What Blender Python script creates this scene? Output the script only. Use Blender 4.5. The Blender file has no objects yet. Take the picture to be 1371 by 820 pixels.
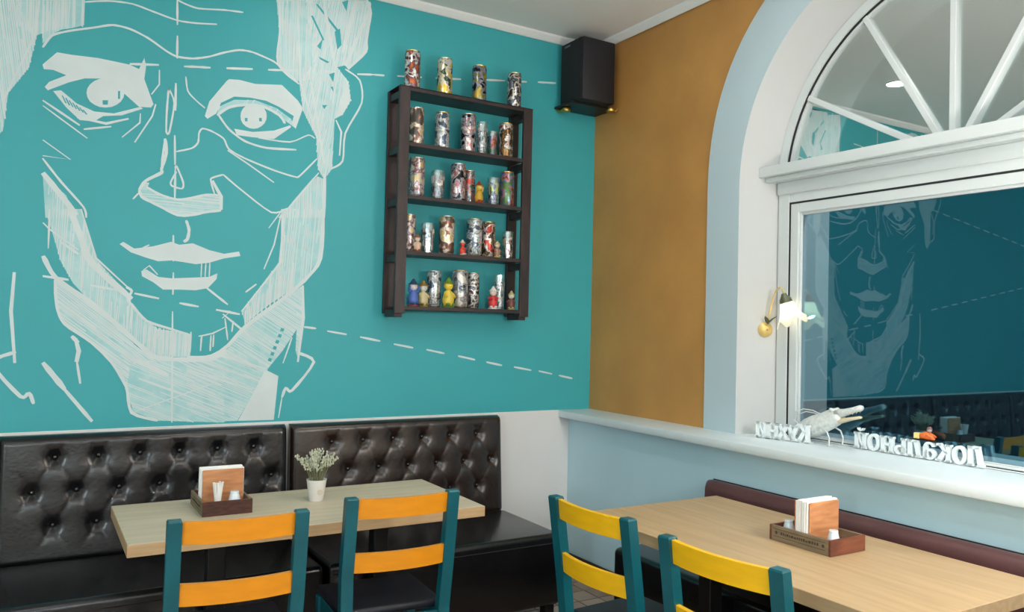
import bpy, bmesh, math, random
from mathutils import Vector, Matrix
random.seed(7)
scene = bpy.context.scene
COL = scene.collection
PI = math.pi

# ---------------------------------------------------------------- camera
cam_data = bpy.data.cameras.new('camera')
cam_data.sensor_width = 36.0
cam_data.lens = 36.0 * 1068.95 / 1371.0
cam_data.clip_start = 0.05
cam = bpy.data.objects.new('camera', cam_data)
COL.objects.link(cam)
cam.matrix_world = Matrix(((0.85678, -0.03226, -0.51467, 0.0),
                           (-0.51514, -0.00802, -0.85707, 0.0),
                           (0.02352, 0.99945, -0.02349, 1.55),
                           (0, 0, 0, 1)))
scene.camera = cam

# ---------------------------------------------------------------- world (night outside the window)
world = bpy.data.worlds.new('world')
scene.world = world
world.use_nodes = True
bg = world.node_tree.nodes['Background']
bg.inputs['Color'].default_value = (0.02, 0.035, 0.06, 1)
bg.inputs['Strength'].default_value = 0.25

# ---------------------------------------------------------------- exposure
scene.view_settings.view_transform = 'Standard'
scene.view_settings.look = 'None'
scene.view_settings.exposure = 0.3
scene.view_settings.gamma = 1.0
scene.view_settings.use_curve_mapping = False

# room dimensions (metres, camera stands at x=0, y=0)
YW = 4.254      # teal back wall plane
XB = 3.165      # brown upper window wall plane
XL = 3.0        # lower part of the window wall stands proud
ZL = 1.01       # top of ledge / white dado
ZC = 3.41       # ceiling
X0, Y0 = -3.7, -2.7   # far ends of the room behind the camera
WYC, WZC = 1.94, 2.29  # centre of the arch
XG = 3.372      # glass plane

# lamp strengths (watts) and colours, used by the lamp builders below
DOWNLIGHT_POS = [(1.32, 3.59, 2.5), (1.32, 1.2, 12.0), (-0.6, 0.9, 7.0), (-2.5, 2.6, 4.0), (2.3, 2.25, 7.0)]   # x, y, watts; all after the first are added unseen fill
FILL_PENDANT_POS = [(2.55, 0.75, 1.8, 62.0), (1.6, -1.4, 1.95, 64.0), (-0.2, -1.8, 1.95, 64.0), (-2.9, -0.8, 1.9, 140.0)]   # x, y, z, watts; all added out of view as fill
SCONCE_W = 0.4
FACADE_FILL_W = 85.0
COOL = (0.80, 0.93, 1.0)
WARM = (1.0, 0.97, 0.94)

# mural drawing: metres on the back wall (x, z)
MURAL_LINES=[(0.0095,[(0.166,3.025),(0.265,3.053),(0.368,3.062),(0.463,3.045),(0.572,3.026),(0.659,3.031),(0.76,3.047)]),(0.0095,[(0.569,3.128),(0.606,3.117),(0.669,3.108),(0.792,3.128),(0.888,3.137)]),(0.0109,[(0.002,2.776),(0.037,2.838),(0.105,2.874),(0.208,2.912),(0.286,2.941),(0.361,2.938),(0.443,2.91),(0.529,2.862),(0.578,2.845),(0.652,2.85),(0.727,2.874),(0.799,2.909),(0.874,2.937),(0.941,2.939),(1.037,2.916),(1.072,2.899),(1.18,2.826)]),(0.0095,[(0.016,3.0),(0.018,2.855)]),(0.0095,[(0.047,3.007),(0.05,2.862)]),(0.0095,[(0.088,3.017),(0.09,2.89)]),(0.0095,[(0.124,3.025),(0.126,2.898)]),(0.0095,[(0.157,3.033),(0.159,2.905)]),(0.0109,[(0.569,3.128),(0.573,3.003)]),(0.0109,[(0.575,2.95),(0.577,2.836)]),(0.0109,[(0.575,2.712),(0.577,2.574)]),(0.0109,[(0.578,2.452),(0.584,2.304)]),(0.0109,[(0.586,2.285),(0.588,2.137)]),(0.0123,[(0.366,2.768),(0.495,2.788)]),(0.0123,[(0.61,2.802),(0.735,2.82)]),(0.0123,[(0.623,2.805),(0.736,2.819)]),(0.0123,[(0.813,2.831),(0.944,2.851)]),(0.0123,[(1.023,2.862),(1.179,2.886)]),(0.0123,[(1.323,2.91),(1.382,2.918)]),(0.0123,[(1.511,2.928),(1.607,2.943)]),(0.0123,[(0.151,2.475),(0.273,2.464),(0.369,2.502)]),(0.0109,[(0.18,2.423),(0.296,2.453)]),(0.0109,[(0.01,2.532),(0.163,2.439)]),(0.0068,[(0.011,2.508),(0.197,2.382)]),(0.0082,[(0.42,2.536),(0.419,2.49),(0.343,2.408)]),(0.0095,[(0.487,2.592),(0.473,2.531),(0.399,2.391)]),(0.0082,[(0.498,2.764),(0.5,2.692),(0.466,2.637)]),(0.0095,[(0.543,2.68),(0.538,2.567),(0.539,2.463),(0.553,2.465),(0.571,2.612),(0.543,2.68)]),(0.0123,[(0.575,2.712),(0.577,2.574)]),(0.0082,[(0.62,2.753),(0.632,2.682),(0.671,2.642),(0.716,2.609)]),(0.0163,[(0.534,2.429),(0.542,2.358),(0.523,2.277),(0.523,2.258),(0.454,2.21),(0.426,2.162)]),(0.0109,[(0.534,2.429),(0.522,2.29)]),(0.0082,[(0.4,2.115),(0.426,2.149)]),(0.015,[(0.426,2.162),(0.438,2.131),(0.48,2.11),(0.541,2.083),(0.603,2.056),(0.664,2.062),(0.739,2.084),(0.809,2.099)]),(0.0123,[(0.457,2.181),(0.515,2.152),(0.588,2.134),(0.637,2.139),(0.736,2.171),(0.793,2.175)]),(0.0095,[(0.814,2.283),(0.759,2.259),(0.756,2.238),(0.775,2.179)]),(0.0218,[(0.762,2.246),(0.807,2.169),(0.809,2.102)]),(0.0095,[(0.592,2.272),(0.567,2.217),(0.574,2.198),(0.62,2.19),(0.624,2.223),(0.591,2.299),(0.586,2.285)]),(0.0095,[(0.587,2.371),(0.66,2.398),(0.688,2.431),(0.691,2.478),(0.707,2.504),(0.751,2.497),(0.81,2.468),(0.838,2.417),(0.918,2.38),(1.068,2.336),(1.181,2.314),(1.209,2.325),(1.297,2.426)]),(0.0095,[(0.832,2.41),(0.933,2.354),(1.071,2.271)]),(0.0082,[(0.016,2.35),(0.13,2.273),(0.018,2.277)]),(0.0109,[(0.018,2.265),(0.096,2.164),(0.191,2.056),(0.204,2.007)]),(0.03,[(0.021,2.198),(0.165,2.016)]),(0.015,[(0.775,2.582),(0.832,2.632),(0.91,2.658),(1.004,2.664),(1.088,2.631),(1.12,2.592)]),(0.0123,[(0.781,2.586),(0.835,2.519),(0.916,2.469),(1.024,2.449),(1.184,2.46)]),(0.0082,[(0.982,2.496),(1.148,2.497),(1.246,2.548),(1.283,2.535)]),(0.0109,[(1.072,3.245),(1.077,3.076),(1.073,2.899),(1.188,2.816)]),(0.0163,[(1.556,3.357),(1.58,3.287),(1.559,3.133),(1.558,3.066),(1.457,2.947)]),(0.0218,[(1.57,3.3),(1.441,2.961)]),(0.0245,[(1.491,3.342),(1.424,3.032)]),(0.0136,[(1.167,3.267),(1.195,2.829),(1.305,2.516)]),(0.0191,[(1.312,3.271),(1.381,2.95)]),(0.0163,[(1.252,2.839),(1.338,2.405)]),(0.0109,[(1.441,2.944),(1.527,2.896),(1.542,2.772),(1.452,2.588),(1.441,2.432),(1.376,2.38)]),(0.0123,[(1.397,2.653),(1.429,2.592),(1.423,2.459)]),(0.0095,[(0.814,2.283),(0.897,2.22),(1.062,2.112),(1.145,2.141)]),(0.0191,[(1.343,2.348),(1.345,2.109)]),(0.0109,[(1.31,2.351),(1.138,2.126)]),(0.031,[(0.136,2.042),(0.192,1.893),(0.235,1.792),(0.41,1.631)]),(0.0099,[(0.181,2.046),(0.251,1.819),(0.409,1.67)]),(0.0085,[(0.029,1.969),(0.057,1.94),(0.176,1.853)]),(0.0085,[(0.054,2.034),(0.054,1.851)]),(0.0127,[(0.102,1.886),(0.177,1.834)]),(0.0127,[(0.384,1.689),(0.409,1.67),(0.392,1.63),(0.411,1.604),(0.48,1.527),(0.592,1.489),(0.682,1.46)]),(0.0239,[(0.034,1.816),(0.091,1.714),(0.241,1.605),(0.361,1.495),(0.472,1.391),(0.534,1.347),(0.686,1.337),(0.79,1.342),(0.855,1.381)]),(0.0155,[(0.086,1.707),(0.098,1.581),(0.131,1.506),(0.247,1.418),(0.331,1.328),(0.399,1.209),(0.427,1.083),(0.544,1.039)]),(0.0225,[(0.431,1.34),(0.587,1.259)]),(0.0113,[(0.452,1.248),(0.692,1.149)]),(0.007,[(0.445,1.089),(0.794,1.215)]),(0.0085,[(0.393,1.597),(0.394,1.465)]),(0.0085,[(0.411,1.591),(0.411,1.486)]),(0.0085,[(0.468,1.5),(0.468,1.38)]),(0.0085,[(0.495,1.5),(0.495,1.374)]),(0.0085,[(0.52,1.487),(0.52,1.374)]),(0.0085,[(0.555,1.477),(0.555,1.367)]),(0.0085,[(0.578,1.475),(0.577,1.367)]),(0.0085,[(0.612,1.469),(0.611,1.367)]),(0.0085,[(0.663,1.463),(0.662,1.374)]),(0.0085,[(0.684,1.477),(0.683,1.374)]),(0.0085,[(0.734,1.453),(0.732,1.388)]),(0.0085,[(0.78,1.461),(0.778,1.381)]),(0.0085,[(0.793,1.464),(0.791,1.402)]),(0.0085,[(0.721,1.455),(0.786,1.47),(0.851,1.504)]),(0.0197,[(0.161,1.449),(0.19,1.418)]),(0.0239,[(0.178,1.437),(0.193,1.379),(0.185,1.328)]),(0.0113,[(0.187,1.328),(0.204,1.226)]),(0.0282,[(0.049,1.326),(0.141,1.201)]),(0.0197,[(0.13,1.214),(0.259,1.047)]),(0.0127,[(0.231,1.69),(0.349,1.671)]),(0.0127,[(0.421,1.659),(0.532,1.638)]),(0.0127,[(0.625,1.619),(0.717,1.604)]),(0.0127,[(0.8,1.591),(0.918,1.571)]),(0.0127,[(0.036,1.723),(0.141,1.711)]),(0.0127,[(1.254,1.512),(1.32,1.505)]),(0.0127,[(1.382,1.492),(1.493,1.475)]),(0.0127,[(1.571,1.462),(1.691,1.44)]),(0.0127,[(1.773,1.424),(1.894,1.403)]),(0.0127,[(1.979,1.393),(2.096,1.371)]),(0.0127,[(2.186,1.356),(2.303,1.333)]),(0.0127,[(2.381,1.319),(2.492,1.298)]),(0.0127,[(2.578,1.288),(2.706,1.266)]),(0.0127,[(2.762,1.261),(2.865,1.241)]),(0.0127,[(2.917,1.231),(3.024,1.21)]),(0.0127,[(1.607,2.943),(1.672,2.95)]),(0.0127,[(1.75,2.961),(1.903,2.982)]),(0.0127,[(1.992,2.993),(2.159,3.016)]),(0.0127,[(2.328,3.043),(2.465,3.062)]),(0.0127,[(2.54,3.072),(2.623,3.083)]),(0.0127,[(2.706,3.096),(2.844,3.114)]),(0.0077,[(0.457,1.774),(0.483,1.797),(0.522,1.755)]),(0.0069,[(0.724,1.826),(0.723,1.754)]),(0.0069,[(0.744,1.827),(0.742,1.755)]),(0.0069,[(0.763,1.828),(0.762,1.756)]),(0.0123,[(0.753,1.699),(0.857,1.619)]),(0.0154,[(0.644,2.034),(0.659,1.987),(0.653,1.941),(0.636,1.925)]),(0.01,[(0.587,1.955),(0.591,1.825)]),(0.01,[(0.593,1.77),(0.594,1.659)]),(0.01,[(0.595,1.577),(0.609,1.027)]),(0.0085,[(0.48,1.899),(0.421,1.862)]),(0.0099,[(1.113,2.106),(1.082,1.944),(1.033,1.811)]),(0.0099,[(0.943,1.686),(0.997,1.731)]),(0.0127,[(0.926,1.586),(1.121,1.853),(1.121,2.107)]),(0.007,[(1.051,2.028),(1.113,2.121)]),(0.0211,[(0.668,1.347),(0.785,1.354),(0.863,1.409),(0.949,1.509),(1.106,1.635),(1.248,1.762),(1.334,1.888),(1.341,2.157)]),(0.0085,[(0.946,1.591),(0.946,1.516)]),(0.0085,[(0.967,1.614),(0.966,1.529)]),(0.0085,[(0.989,1.638),(0.986,1.542)]),(0.0085,[(1.01,1.661),(1.007,1.556)]),(0.0085,[(1.032,1.685),(1.027,1.569)]),(0.0085,[(1.054,1.709),(1.048,1.583)]),(0.0085,[(1.076,1.733),(1.069,1.596)]),(0.0085,[(1.098,1.757),(1.09,1.61)]),(0.0085,[(1.12,1.781),(1.111,1.623)]),(0.0085,[(1.143,1.806),(1.132,1.637)]),(0.0085,[(1.165,1.83),(1.153,1.651)]),(0.0085,[(1.188,1.855),(1.174,1.665)]),(0.0183,[(1.241,1.735),(1.248,1.559),(1.226,1.324)]),(0.0099,[(0.85,1.388),(1.01,1.297)]),(0.0099,[(0.746,1.326),(1.027,1.225)]),(0.0099,[(0.67,1.285),(0.993,1.183)]),(0.0099,[(0.798,1.367),(1.06,1.289)]),(0.0169,[(1.223,1.375),(1.313,1.324),(1.199,1.172),(1.166,1.187),(1.147,1.137)]),(0.007,[(1.147,1.137),(1.132,1.029)]),(0.0085,[(1.191,1.455),(1.147,1.317)]),(0.0113,[(0.834,1.57),(0.971,1.46)]),(0.0085,[(0.804,1.59),(0.871,1.585),(0.832,1.549)]),(0.0085,[(0.732,1.381),(0.736,1.457),(0.795,1.471)]),(0.0085,[(0.845,1.549),(0.862,1.437)]),(0.0085,[(0.886,1.536),(0.881,1.48)]),(0.0095,[(0.047,3.007),(0.047,3.307)]),(0.0095,[(0.088,3.017),(0.088,3.317)]),(0.0095,[(0.124,3.025),(0.124,3.325)]),(0.0095,[(0.157,3.033),(0.157,3.333)]),(0.0109,[(0.569,3.128),(0.569,3.35)]),(0.0109,[(1.072,3.245),(1.072,3.35)]),(0.0163,[(1.556,3.357),(1.556,3.35)]),(0.0218,[(1.57,3.3),(1.57,3.35)]),(0.0245,[(1.491,3.342),(1.491,3.35)]),(0.0136,[(1.167,3.267),(1.167,3.35)]),(0.0191,[(1.312,3.271),(1.312,3.35)]),(0.0163,[(-0.39,3.357),(-0.414,3.287),(-0.393,3.133),(-0.392,3.066),(-0.291,2.947)]),(0.0136,[(-0.001,3.267),(-0.029,2.829),(-0.139,2.516)]),(0.0109,[(-0.275,2.944),(-0.361,2.896),(-0.376,2.772),(-0.286,2.588),(-0.275,2.432),(-0.21,2.38)]),(0.0123,[(-0.231,2.653),(-0.263,2.592),(-0.257,2.459)]),(0.0183,[(-0.075,1.735),(-0.082,1.559),(-0.06,1.324)]),(0.0169,[(-0.057,1.375),(-0.147,1.324),(-0.033,1.172),(0.0,1.187),(0.019,1.137)]),(0.0125,[(-0.244,1.771),(-0.343,1.788)]),(0.0125,[(-0.407,1.799),(-0.505,1.816)]),(0.0125,[(-0.569,1.827),(-0.668,1.844)]),(0.0125,[(-0.732,1.855),(-0.831,1.872)]),(0.0125,[(-0.895,1.883),(-0.993,1.9)]),(0.0125,[(-1.057,1.911),(-1.156,1.928)]),(0.0125,[(-1.22,1.939),(-1.318,1.956)]),(0.0125,[(-1.383,1.967),(-1.481,1.984)]),(0.0125,[(-1.545,1.995),(-1.644,2.012)]),(0.0125,[(-1.708,2.023),(-1.806,2.04)]),(0.0125,[(-1.87,2.051),(-1.969,2.067)]),(0.0125,[(-2.033,2.078),(-2.132,2.095)]),(0.0125,[(-2.196,2.106),(-2.294,2.123)]),(0.0125,[(-2.358,2.134),(-2.457,2.151)]),(0.0125,[(-0.245,2.687),(-0.354,2.672)]),(0.0125,[(-0.414,2.664),(-0.523,2.649)]),(0.0125,[(-0.582,2.64),(-0.691,2.625)]),(0.0125,[(-0.751,2.617),(-0.86,2.602)]),(0.0125,[(-0.919,2.594),(-1.028,2.579)]),(0.0125,[(-1.087,2.571),(-1.196,2.555)]),(0.0125,[(-1.256,2.547),(-1.365,2.532)]),(0.0125,[(-1.424,2.524),(-1.533,2.509)]),(0.0125,[(-1.593,2.501),(-1.702,2.486)]),(0.0125,[(-1.761,2.477),(-1.87,2.462)]),(0.0125,[(-1.929,2.454),(-2.038,2.439)]),(0.0125,[(-2.098,2.431),(-2.207,2.416)]),(0.0125,[(-2.266,2.408),(-2.375,2.393)])]
MURAL_FILLS=[[(0.004,2.697),(0.06,2.765),(0.12,2.765),(0.229,2.771),(0.366,2.765),(0.407,2.751),(0.429,2.81),(0.438,2.772),(0.432,2.706),(0.477,2.59),(0.466,2.572),(0.413,2.567),(0.347,2.62),(0.312,2.669),(0.255,2.677),(0.177,2.664),(0.113,2.634),(0.029,2.582),(0.016,2.595),(0.033,2.622),(0.101,2.665),(0.047,2.68),(0.01,2.677)],[(0.05,2.582),(0.082,2.591),(0.148,2.54),(0.221,2.514),(0.305,2.518),(0.419,2.568),(0.431,2.561),(0.339,2.514),(0.26,2.498),(0.222,2.467),(0.162,2.464),(0.106,2.514)],[(0.347,2.624),(0.344,2.602),(0.333,2.58),(0.315,2.561),(0.293,2.547),(0.268,2.54),(0.243,2.539),(0.221,2.546),(0.202,2.558),(0.191,2.576),(0.186,2.597),(0.189,2.619),(0.2,2.64),(0.217,2.659),(0.239,2.673),(0.264,2.681),(0.289,2.682),(0.312,2.676),(0.33,2.663),(0.343,2.646)],[(0.716,2.569),(0.735,2.646),(0.815,2.764),(0.827,2.777),(0.88,2.783),(0.96,2.776),(1.097,2.795),(1.183,2.727),(1.213,2.689),(1.177,2.572),(1.156,2.602),(1.165,2.639),(1.086,2.676),(1.017,2.697),(0.936,2.7),(0.856,2.692),(0.792,2.649),(0.771,2.591),(0.729,2.557)],[(1.023,2.617),(1.021,2.596),(1.012,2.576),(0.997,2.559),(0.979,2.546),(0.958,2.54),(0.937,2.54),(0.918,2.547),(0.903,2.559),(0.893,2.576),(0.89,2.596),(0.892,2.617),(0.901,2.637),(0.915,2.653),(0.933,2.666),(0.954,2.672),(0.975,2.673),(0.994,2.666),(1.009,2.654),(1.02,2.637)],[(0.861,2.526),(0.954,2.523),(1.063,2.546),(1.148,2.587),(1.152,2.577),(1.064,2.501),(0.955,2.495),(0.875,2.495)],[(1.437,2.843),(1.454,2.883),(1.477,2.776),(1.434,2.688),(1.397,2.668),(1.417,2.766)],[(0.349,1.893),(0.365,1.905),(0.414,1.876),(0.497,1.893),(0.578,1.921),(0.616,1.909),(0.679,1.921),(0.758,1.892),(0.831,1.878),(0.904,1.895),(0.912,1.872),(0.832,1.855),(0.76,1.828),(0.696,1.817),(0.636,1.824),(0.584,1.829),(0.523,1.821),(0.465,1.836),(0.399,1.857)],[(0.448,1.769),(0.471,1.778),(0.525,1.744),(0.587,1.74),(0.684,1.749),(0.762,1.756),(0.801,1.777),(0.798,1.747),(0.757,1.699),(0.7,1.686),(0.623,1.686),(0.548,1.683),(0.503,1.717),(0.452,1.744)],[(1.056,1.285),(1.125,1.25),(1.108,1.02),(0.925,1.022),(0.994,1.155)]]
MURAL_BRUSHED=[(90,0.45,1,[(-0.005,2.995),(0.166,3.035),(0.164,2.915),(0.126,2.894),(0.073,2.874),(0.037,2.844),(0.001,2.794)]),(0,0.75,1,[(0.442,2.203),(0.426,2.162),(0.438,2.131),(0.48,2.11),(0.541,2.083),(0.603,2.056),(0.664,2.062),(0.739,2.084),(0.809,2.099),(0.816,2.136),(0.793,2.175),(0.736,2.171),(0.637,2.139),(0.588,2.134),(0.515,2.152),(0.461,2.172),(0.471,2.203)]),(90,0.5,1,[(0.021,2.192),(0.119,2.104),(0.155,2.003),(0.038,1.992)]),(60,0.35,1,[(0.78,2.626),(0.857,2.676),(0.963,2.691),(1.073,2.667),(1.151,2.622),(1.174,2.576),(1.088,2.627),(1.004,2.663),(0.91,2.658),(0.832,2.631),(0.775,2.585)]),(90,0.8,1,[(1.056,3.241),(1.239,3.284),(1.291,3.005),(1.266,2.856),(1.188,2.828),(1.073,2.899),(1.077,3.076)]),(82,0.95,1,[(1.21,3.277),(1.556,3.357),(1.58,3.287),(1.559,3.133),(1.558,3.066),(1.457,2.947),(1.441,2.966),(1.396,2.946),(1.462,2.877),(1.48,2.776),(1.434,2.688),(1.39,2.659),(1.383,2.381),(1.34,2.318),(1.305,2.372),(1.29,2.543),(1.214,2.675),(1.188,2.828),(1.263,2.942)]),(90,0.72,1,[(1.303,2.331),(1.343,2.319),(1.347,2.109),(1.097,2.087),(1.165,2.164)]),(88,0.45,1,[(0.037,2.033),(0.134,2.042),(0.18,1.725),(0.229,1.618),(0.159,1.696),(0.105,1.797)]),(88,0.6,1,[(0.134,2.042),(0.181,2.046),(0.213,1.946),(0.251,1.813),(0.403,1.644),(0.411,1.598),(0.53,1.488),(0.682,1.466),(0.685,1.351),(0.51,1.351),(0.361,1.495),(0.229,1.605),(0.18,1.725),(0.152,1.915)]),(-38,0.85,1,[(0.086,1.707),(0.241,1.605),(0.361,1.485),(0.46,1.38),(0.535,1.338),(0.511,1.3),(0.413,1.327),(0.405,1.222),(0.318,1.347),(0.224,1.431),(0.131,1.506),(0.102,1.569)]),(-24,0.5,1,[(0.413,1.327),(0.535,1.338),(0.847,1.331),(0.857,1.016),(0.544,1.039),(0.433,1.087),(0.395,1.222)]),(90,0.6,0,[(0.462,1.513),(0.682,1.46),(0.685,1.354),(0.485,1.367)]),(86,0.68,1,[(1.113,2.135),(1.341,2.157),(1.334,1.895),(1.241,1.749),(1.064,1.626),(0.948,1.523),(0.926,1.586),(1.114,1.859),(1.117,1.99)]),(-32,0.8,1,[(1.106,1.635),(1.241,1.735),(1.251,1.559),(1.232,1.324),(1.212,1.383),(1.215,1.499),(1.142,1.382),(1.074,1.296),(0.864,1.395),(0.955,1.509)]),(-24,0.45,1,[(0.669,1.332),(0.785,1.342),(0.864,1.395),(1.074,1.296),(0.922,1.022),(0.678,1.027)]),(90,0.5,1,[(-0.005,2.991),(0.166,3.031),(0.136,3.33),(0.015,3.35)]),(90,0.8,1,[(1.056,3.237),(1.239,3.28),(1.209,3.33),(1.076,3.35)]),(84,0.95,1,[(1.21,3.273),(1.556,3.353),(1.526,3.33),(1.23,3.35)]),(90,0.8,1,[(0.11,3.241),(-0.073,3.284),(-0.125,3.005),(-0.1,2.856),(-0.022,2.828),(0.093,2.899),(0.089,3.076)]),(98,0.95,1,[(-0.044,3.277),(-0.39,3.357),(-0.414,3.287),(-0.393,3.133),(-0.392,3.066),(-0.291,2.947),(-0.275,2.966),(-0.23,2.946),(-0.296,2.877),(-0.314,2.776),(-0.268,2.688),(-0.224,2.659),(-0.217,2.381),(-0.174,2.318),(-0.139,2.372),(-0.124,2.543),(-0.048,2.675),(-0.022,2.828),(-0.097,2.942)]),(90,0.8,1,[(0.11,3.237),(-0.073,3.28),(-0.043,3.33),(0.09,3.35)]),(96,0.95,1,[(-0.044,3.273),(-0.39,3.353),(-0.36,3.33),(-0.064,3.35)])]
MURAL_GAPS=[[(0.319,2.628),(0.328,2.63),(0.329,2.592),(0.32,2.59)],[(0.254,2.573),(0.278,2.577),(0.277,2.555),(0.256,2.552)],[(0.085,2.567),(0.09,2.568),(0.107,2.534),(0.101,2.533)],[(0.099,2.558),(0.105,2.559),(0.122,2.527),(0.115,2.526)],[(0.113,2.55),(0.119,2.55),(0.136,2.521),(0.13,2.52)],[(0.128,2.541),(0.133,2.542),(0.15,2.515),(0.144,2.513)],[(0.142,2.532),(0.148,2.533),(0.165,2.508),(0.158,2.507)],[(0.157,2.523),(0.162,2.524),(0.179,2.502),(0.173,2.501)],[(0.171,2.514),(0.177,2.515),(0.194,2.495),(0.187,2.494)],[(0.912,2.59),(0.926,2.592),(0.926,2.574),(0.913,2.572)],[(0.984,2.601),(0.998,2.603),(0.999,2.585),(0.985,2.583)],[(1.375,3.139),(1.405,3.163),(1.416,3.074),(1.393,3.043)],[(1.412,3.312),(1.448,3.332),(1.44,3.264)],[(1.265,3.268),(1.28,3.267),(1.398,3.151),(1.387,3.142)],[(1.279,3.039),(1.31,3.085),(1.3,3.025)],[(1.35,2.898),(1.382,2.914),(1.376,2.859)],[(1.317,2.723),(1.346,2.728),(1.329,2.702)],[(1.241,3.198),(1.253,3.2),(1.318,3.083),(1.311,3.075)],[(1.362,2.83),(1.374,2.835),(1.379,2.804)],[(1.291,2.984),(1.351,2.966),(1.339,2.957),(1.299,2.971)],[(1.072,1.346),(1.089,1.342),(1.084,1.325),(1.067,1.331)],[(1.084,1.378),(1.101,1.374),(1.096,1.356),(1.079,1.362)],[(1.096,1.41),(1.113,1.405),(1.108,1.388),(1.091,1.394)],[(1.108,1.441),(1.125,1.437),(1.12,1.42),(1.102,1.425)],[(1.12,1.473),(1.137,1.469),(1.132,1.452),(1.114,1.457)],[(1.132,1.505),(1.149,1.501),(1.144,1.484),(1.126,1.489)]]

# ---------------------------------------------------------------- material helpers
MATS = {}
def s2l(c):
    c = c / 255.0
    return c / 12.92 if c <= 0.04045 else ((c + 0.055) / 1.055) ** 2.4
def rgb(r, g, b):
    return (s2l(r), s2l(g), s2l(b), 1.0)
def mat(name, col, rough=0.6, metal=0.0, spec=0.5, noise=0.0, nscale=8.0, bump=0.0, bscale=40.0, bdetail=3.0, stretch=None, col2=None, coat=0.0):
    if name in MATS:
        return MATS[name]
    m = bpy.data.materials.new(name)
    m.use_nodes = True
    nt = m.node_tree
    b = nt.nodes['Principled BSDF']
    b.inputs['Base Color'].default_value = col
    b.inputs['Roughness'].default_value = rough
    b.inputs['Metallic'].default_value = metal
    b.inputs['Specular IOR Level'].default_value = spec
    b.inputs['Coat Weight'].default_value = coat
    tc = nt.nodes.new('ShaderNodeTexCoord')
    mp = nt.nodes.new('ShaderNodeMapping')
    nt.links.new(tc.outputs['Object'], mp.inputs['Vector'])
    if stretch:
        mp.inputs['Scale'].default_value = stretch
    if noise or col2:
        n = nt.nodes.new('ShaderNodeTexNoise')
        n.inputs['Scale'].default_value = nscale
        n.inputs['Detail'].default_value = 5
        nt.links.new(mp.outputs['Vector'], n.inputs['Vector'])
        mx = nt.nodes.new('ShaderNodeMix')
        mx.data_type = 'RGBA'
        c2 = col2 or tuple([v * (1 - noise) for v in col[:3]] + [1])
        mx.inputs['A'].default_value = col
        mx.inputs['B'].default_value = c2
        rr = nt.nodes.new('ShaderNodeMapRange')
        rr.inputs['From Min'].default_value = 0.35
        rr.inputs['From Max'].default_value = 0.65
        nt.links.new(n.outputs['Fac'], rr.inputs['Value'])
        nt.links.new(rr.outputs['Result'], mx.inputs['Factor'])
        nt.links.new(mx.outputs['Result'], b.inputs['Base Color'])
    if bump:
        n2 = nt.nodes.new('ShaderNodeTexNoise')
        n2.inputs['Scale'].default_value = bscale
        n2.inputs['Detail'].default_value = bdetail
        nt.links.new(mp.outputs['Vector'], n2.inputs['Vector'])
        bp = nt.nodes.new('ShaderNodeBump')
        bp.inputs['Strength'].default_value = bump
        bp.inputs['Distance'].default_value = 0.01
        nt.links.new(n2.outputs['Fac'], bp.inputs['Height'])
        nt.links.new(bp.outputs['Normal'], b.inputs['Normal'])
    MATS[name] = m
    return m
def emat(name, col, strength):
    m = bpy.data.materials.new(name)
    m.use_nodes = True
    nt = m.node_tree
    nt.nodes.clear()
    e = nt.nodes.new('ShaderNodeEmission')
    o = nt.nodes.new('ShaderNodeOutputMaterial')
    e.inputs['Color'].default_value = col
    e.inputs['Strength'].default_value = strength
    nt.links.new(e.outputs[0], o.inputs[0])
    MATS[name] = m
    return m
def mix_shader(name, kind_a, col_a, kind_b, col_b, fac, rough_b=0.0):
    m = bpy.data.materials.new(name)
    m.use_nodes = True
    nt = m.node_tree
    nt.nodes.clear()
    a = nt.nodes.new(kind_a); b = nt.nodes.new(kind_b)
    a.inputs['Color'].default_value = col_a
    b.inputs['Color'].default_value = col_b
    if 'Roughness' in b.inputs:
        b.inputs['Roughness'].default_value = rough_b
    x = nt.nodes.new('ShaderNodeMixShader')
    x.inputs['Fac'].default_value = fac
    o = nt.nodes.new('ShaderNodeOutputMaterial')
    nt.links.new(a.outputs[0], x.inputs[1]); nt.links.new(b.outputs[0], x.inputs[2])
    nt.links.new(x.outputs[0], o.inputs[0])
    MATS[name] = m
    return m
def print_mat(name, cols, scale=24.0, rough=0.26, metal=0.55):
    """printed tin: blocks of several colours"""
    m = bpy.data.materials.new(name)
    m.use_nodes = True
    nt = m.node_tree
    b = nt.nodes['Principled BSDF']
    b.inputs['Roughness'].default_value = rough
    b.inputs['Metallic'].default_value = metal
    tc = nt.nodes.new('ShaderNodeTexCoord')
    n = nt.nodes.new('ShaderNodeTexNoise')
    n.inputs['Scale'].default_value = scale
    n.inputs['Detail'].default_value = 4.0
    n.inputs['Distortion'].default_value = 0.25
    oi = nt.nodes.new('ShaderNodeObjectInfo')
    ad = nt.nodes.new('ShaderNodeVectorMath')
    ad.operation = 'ADD'
    nt.links.new(tc.outputs['Object'], ad.inputs[0])
    nt.links.new(oi.outputs['Location'], ad.inputs[1])
    nt.links.new(ad.outputs[0], n.inputs['Vector'])
    cr = nt.nodes.new('ShaderNodeValToRGB')
    cr.color_ramp.interpolation = 'LINEAR'
    el = cr.color_ramp.elements
    k = len(cols)
    pos = [0.0] + [0.36 + 0.30 * i / max(1, k - 1) for i in range(k - 1)]
    el[0].position = 0.0; el[0].color = cols[0]
    el[1].position = pos[1]; el[1].color = cols[1]
    for p, c in zip(pos[2:], cols[2:]):
        e = el.new(p); e.color = c
    nt.links.new(n.outputs['Fac'], cr.inputs['Fac'])
    nt.links.new(cr.outputs['Color'], b.inputs['Base Color'])
    MATS[name] = m
    return m
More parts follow.
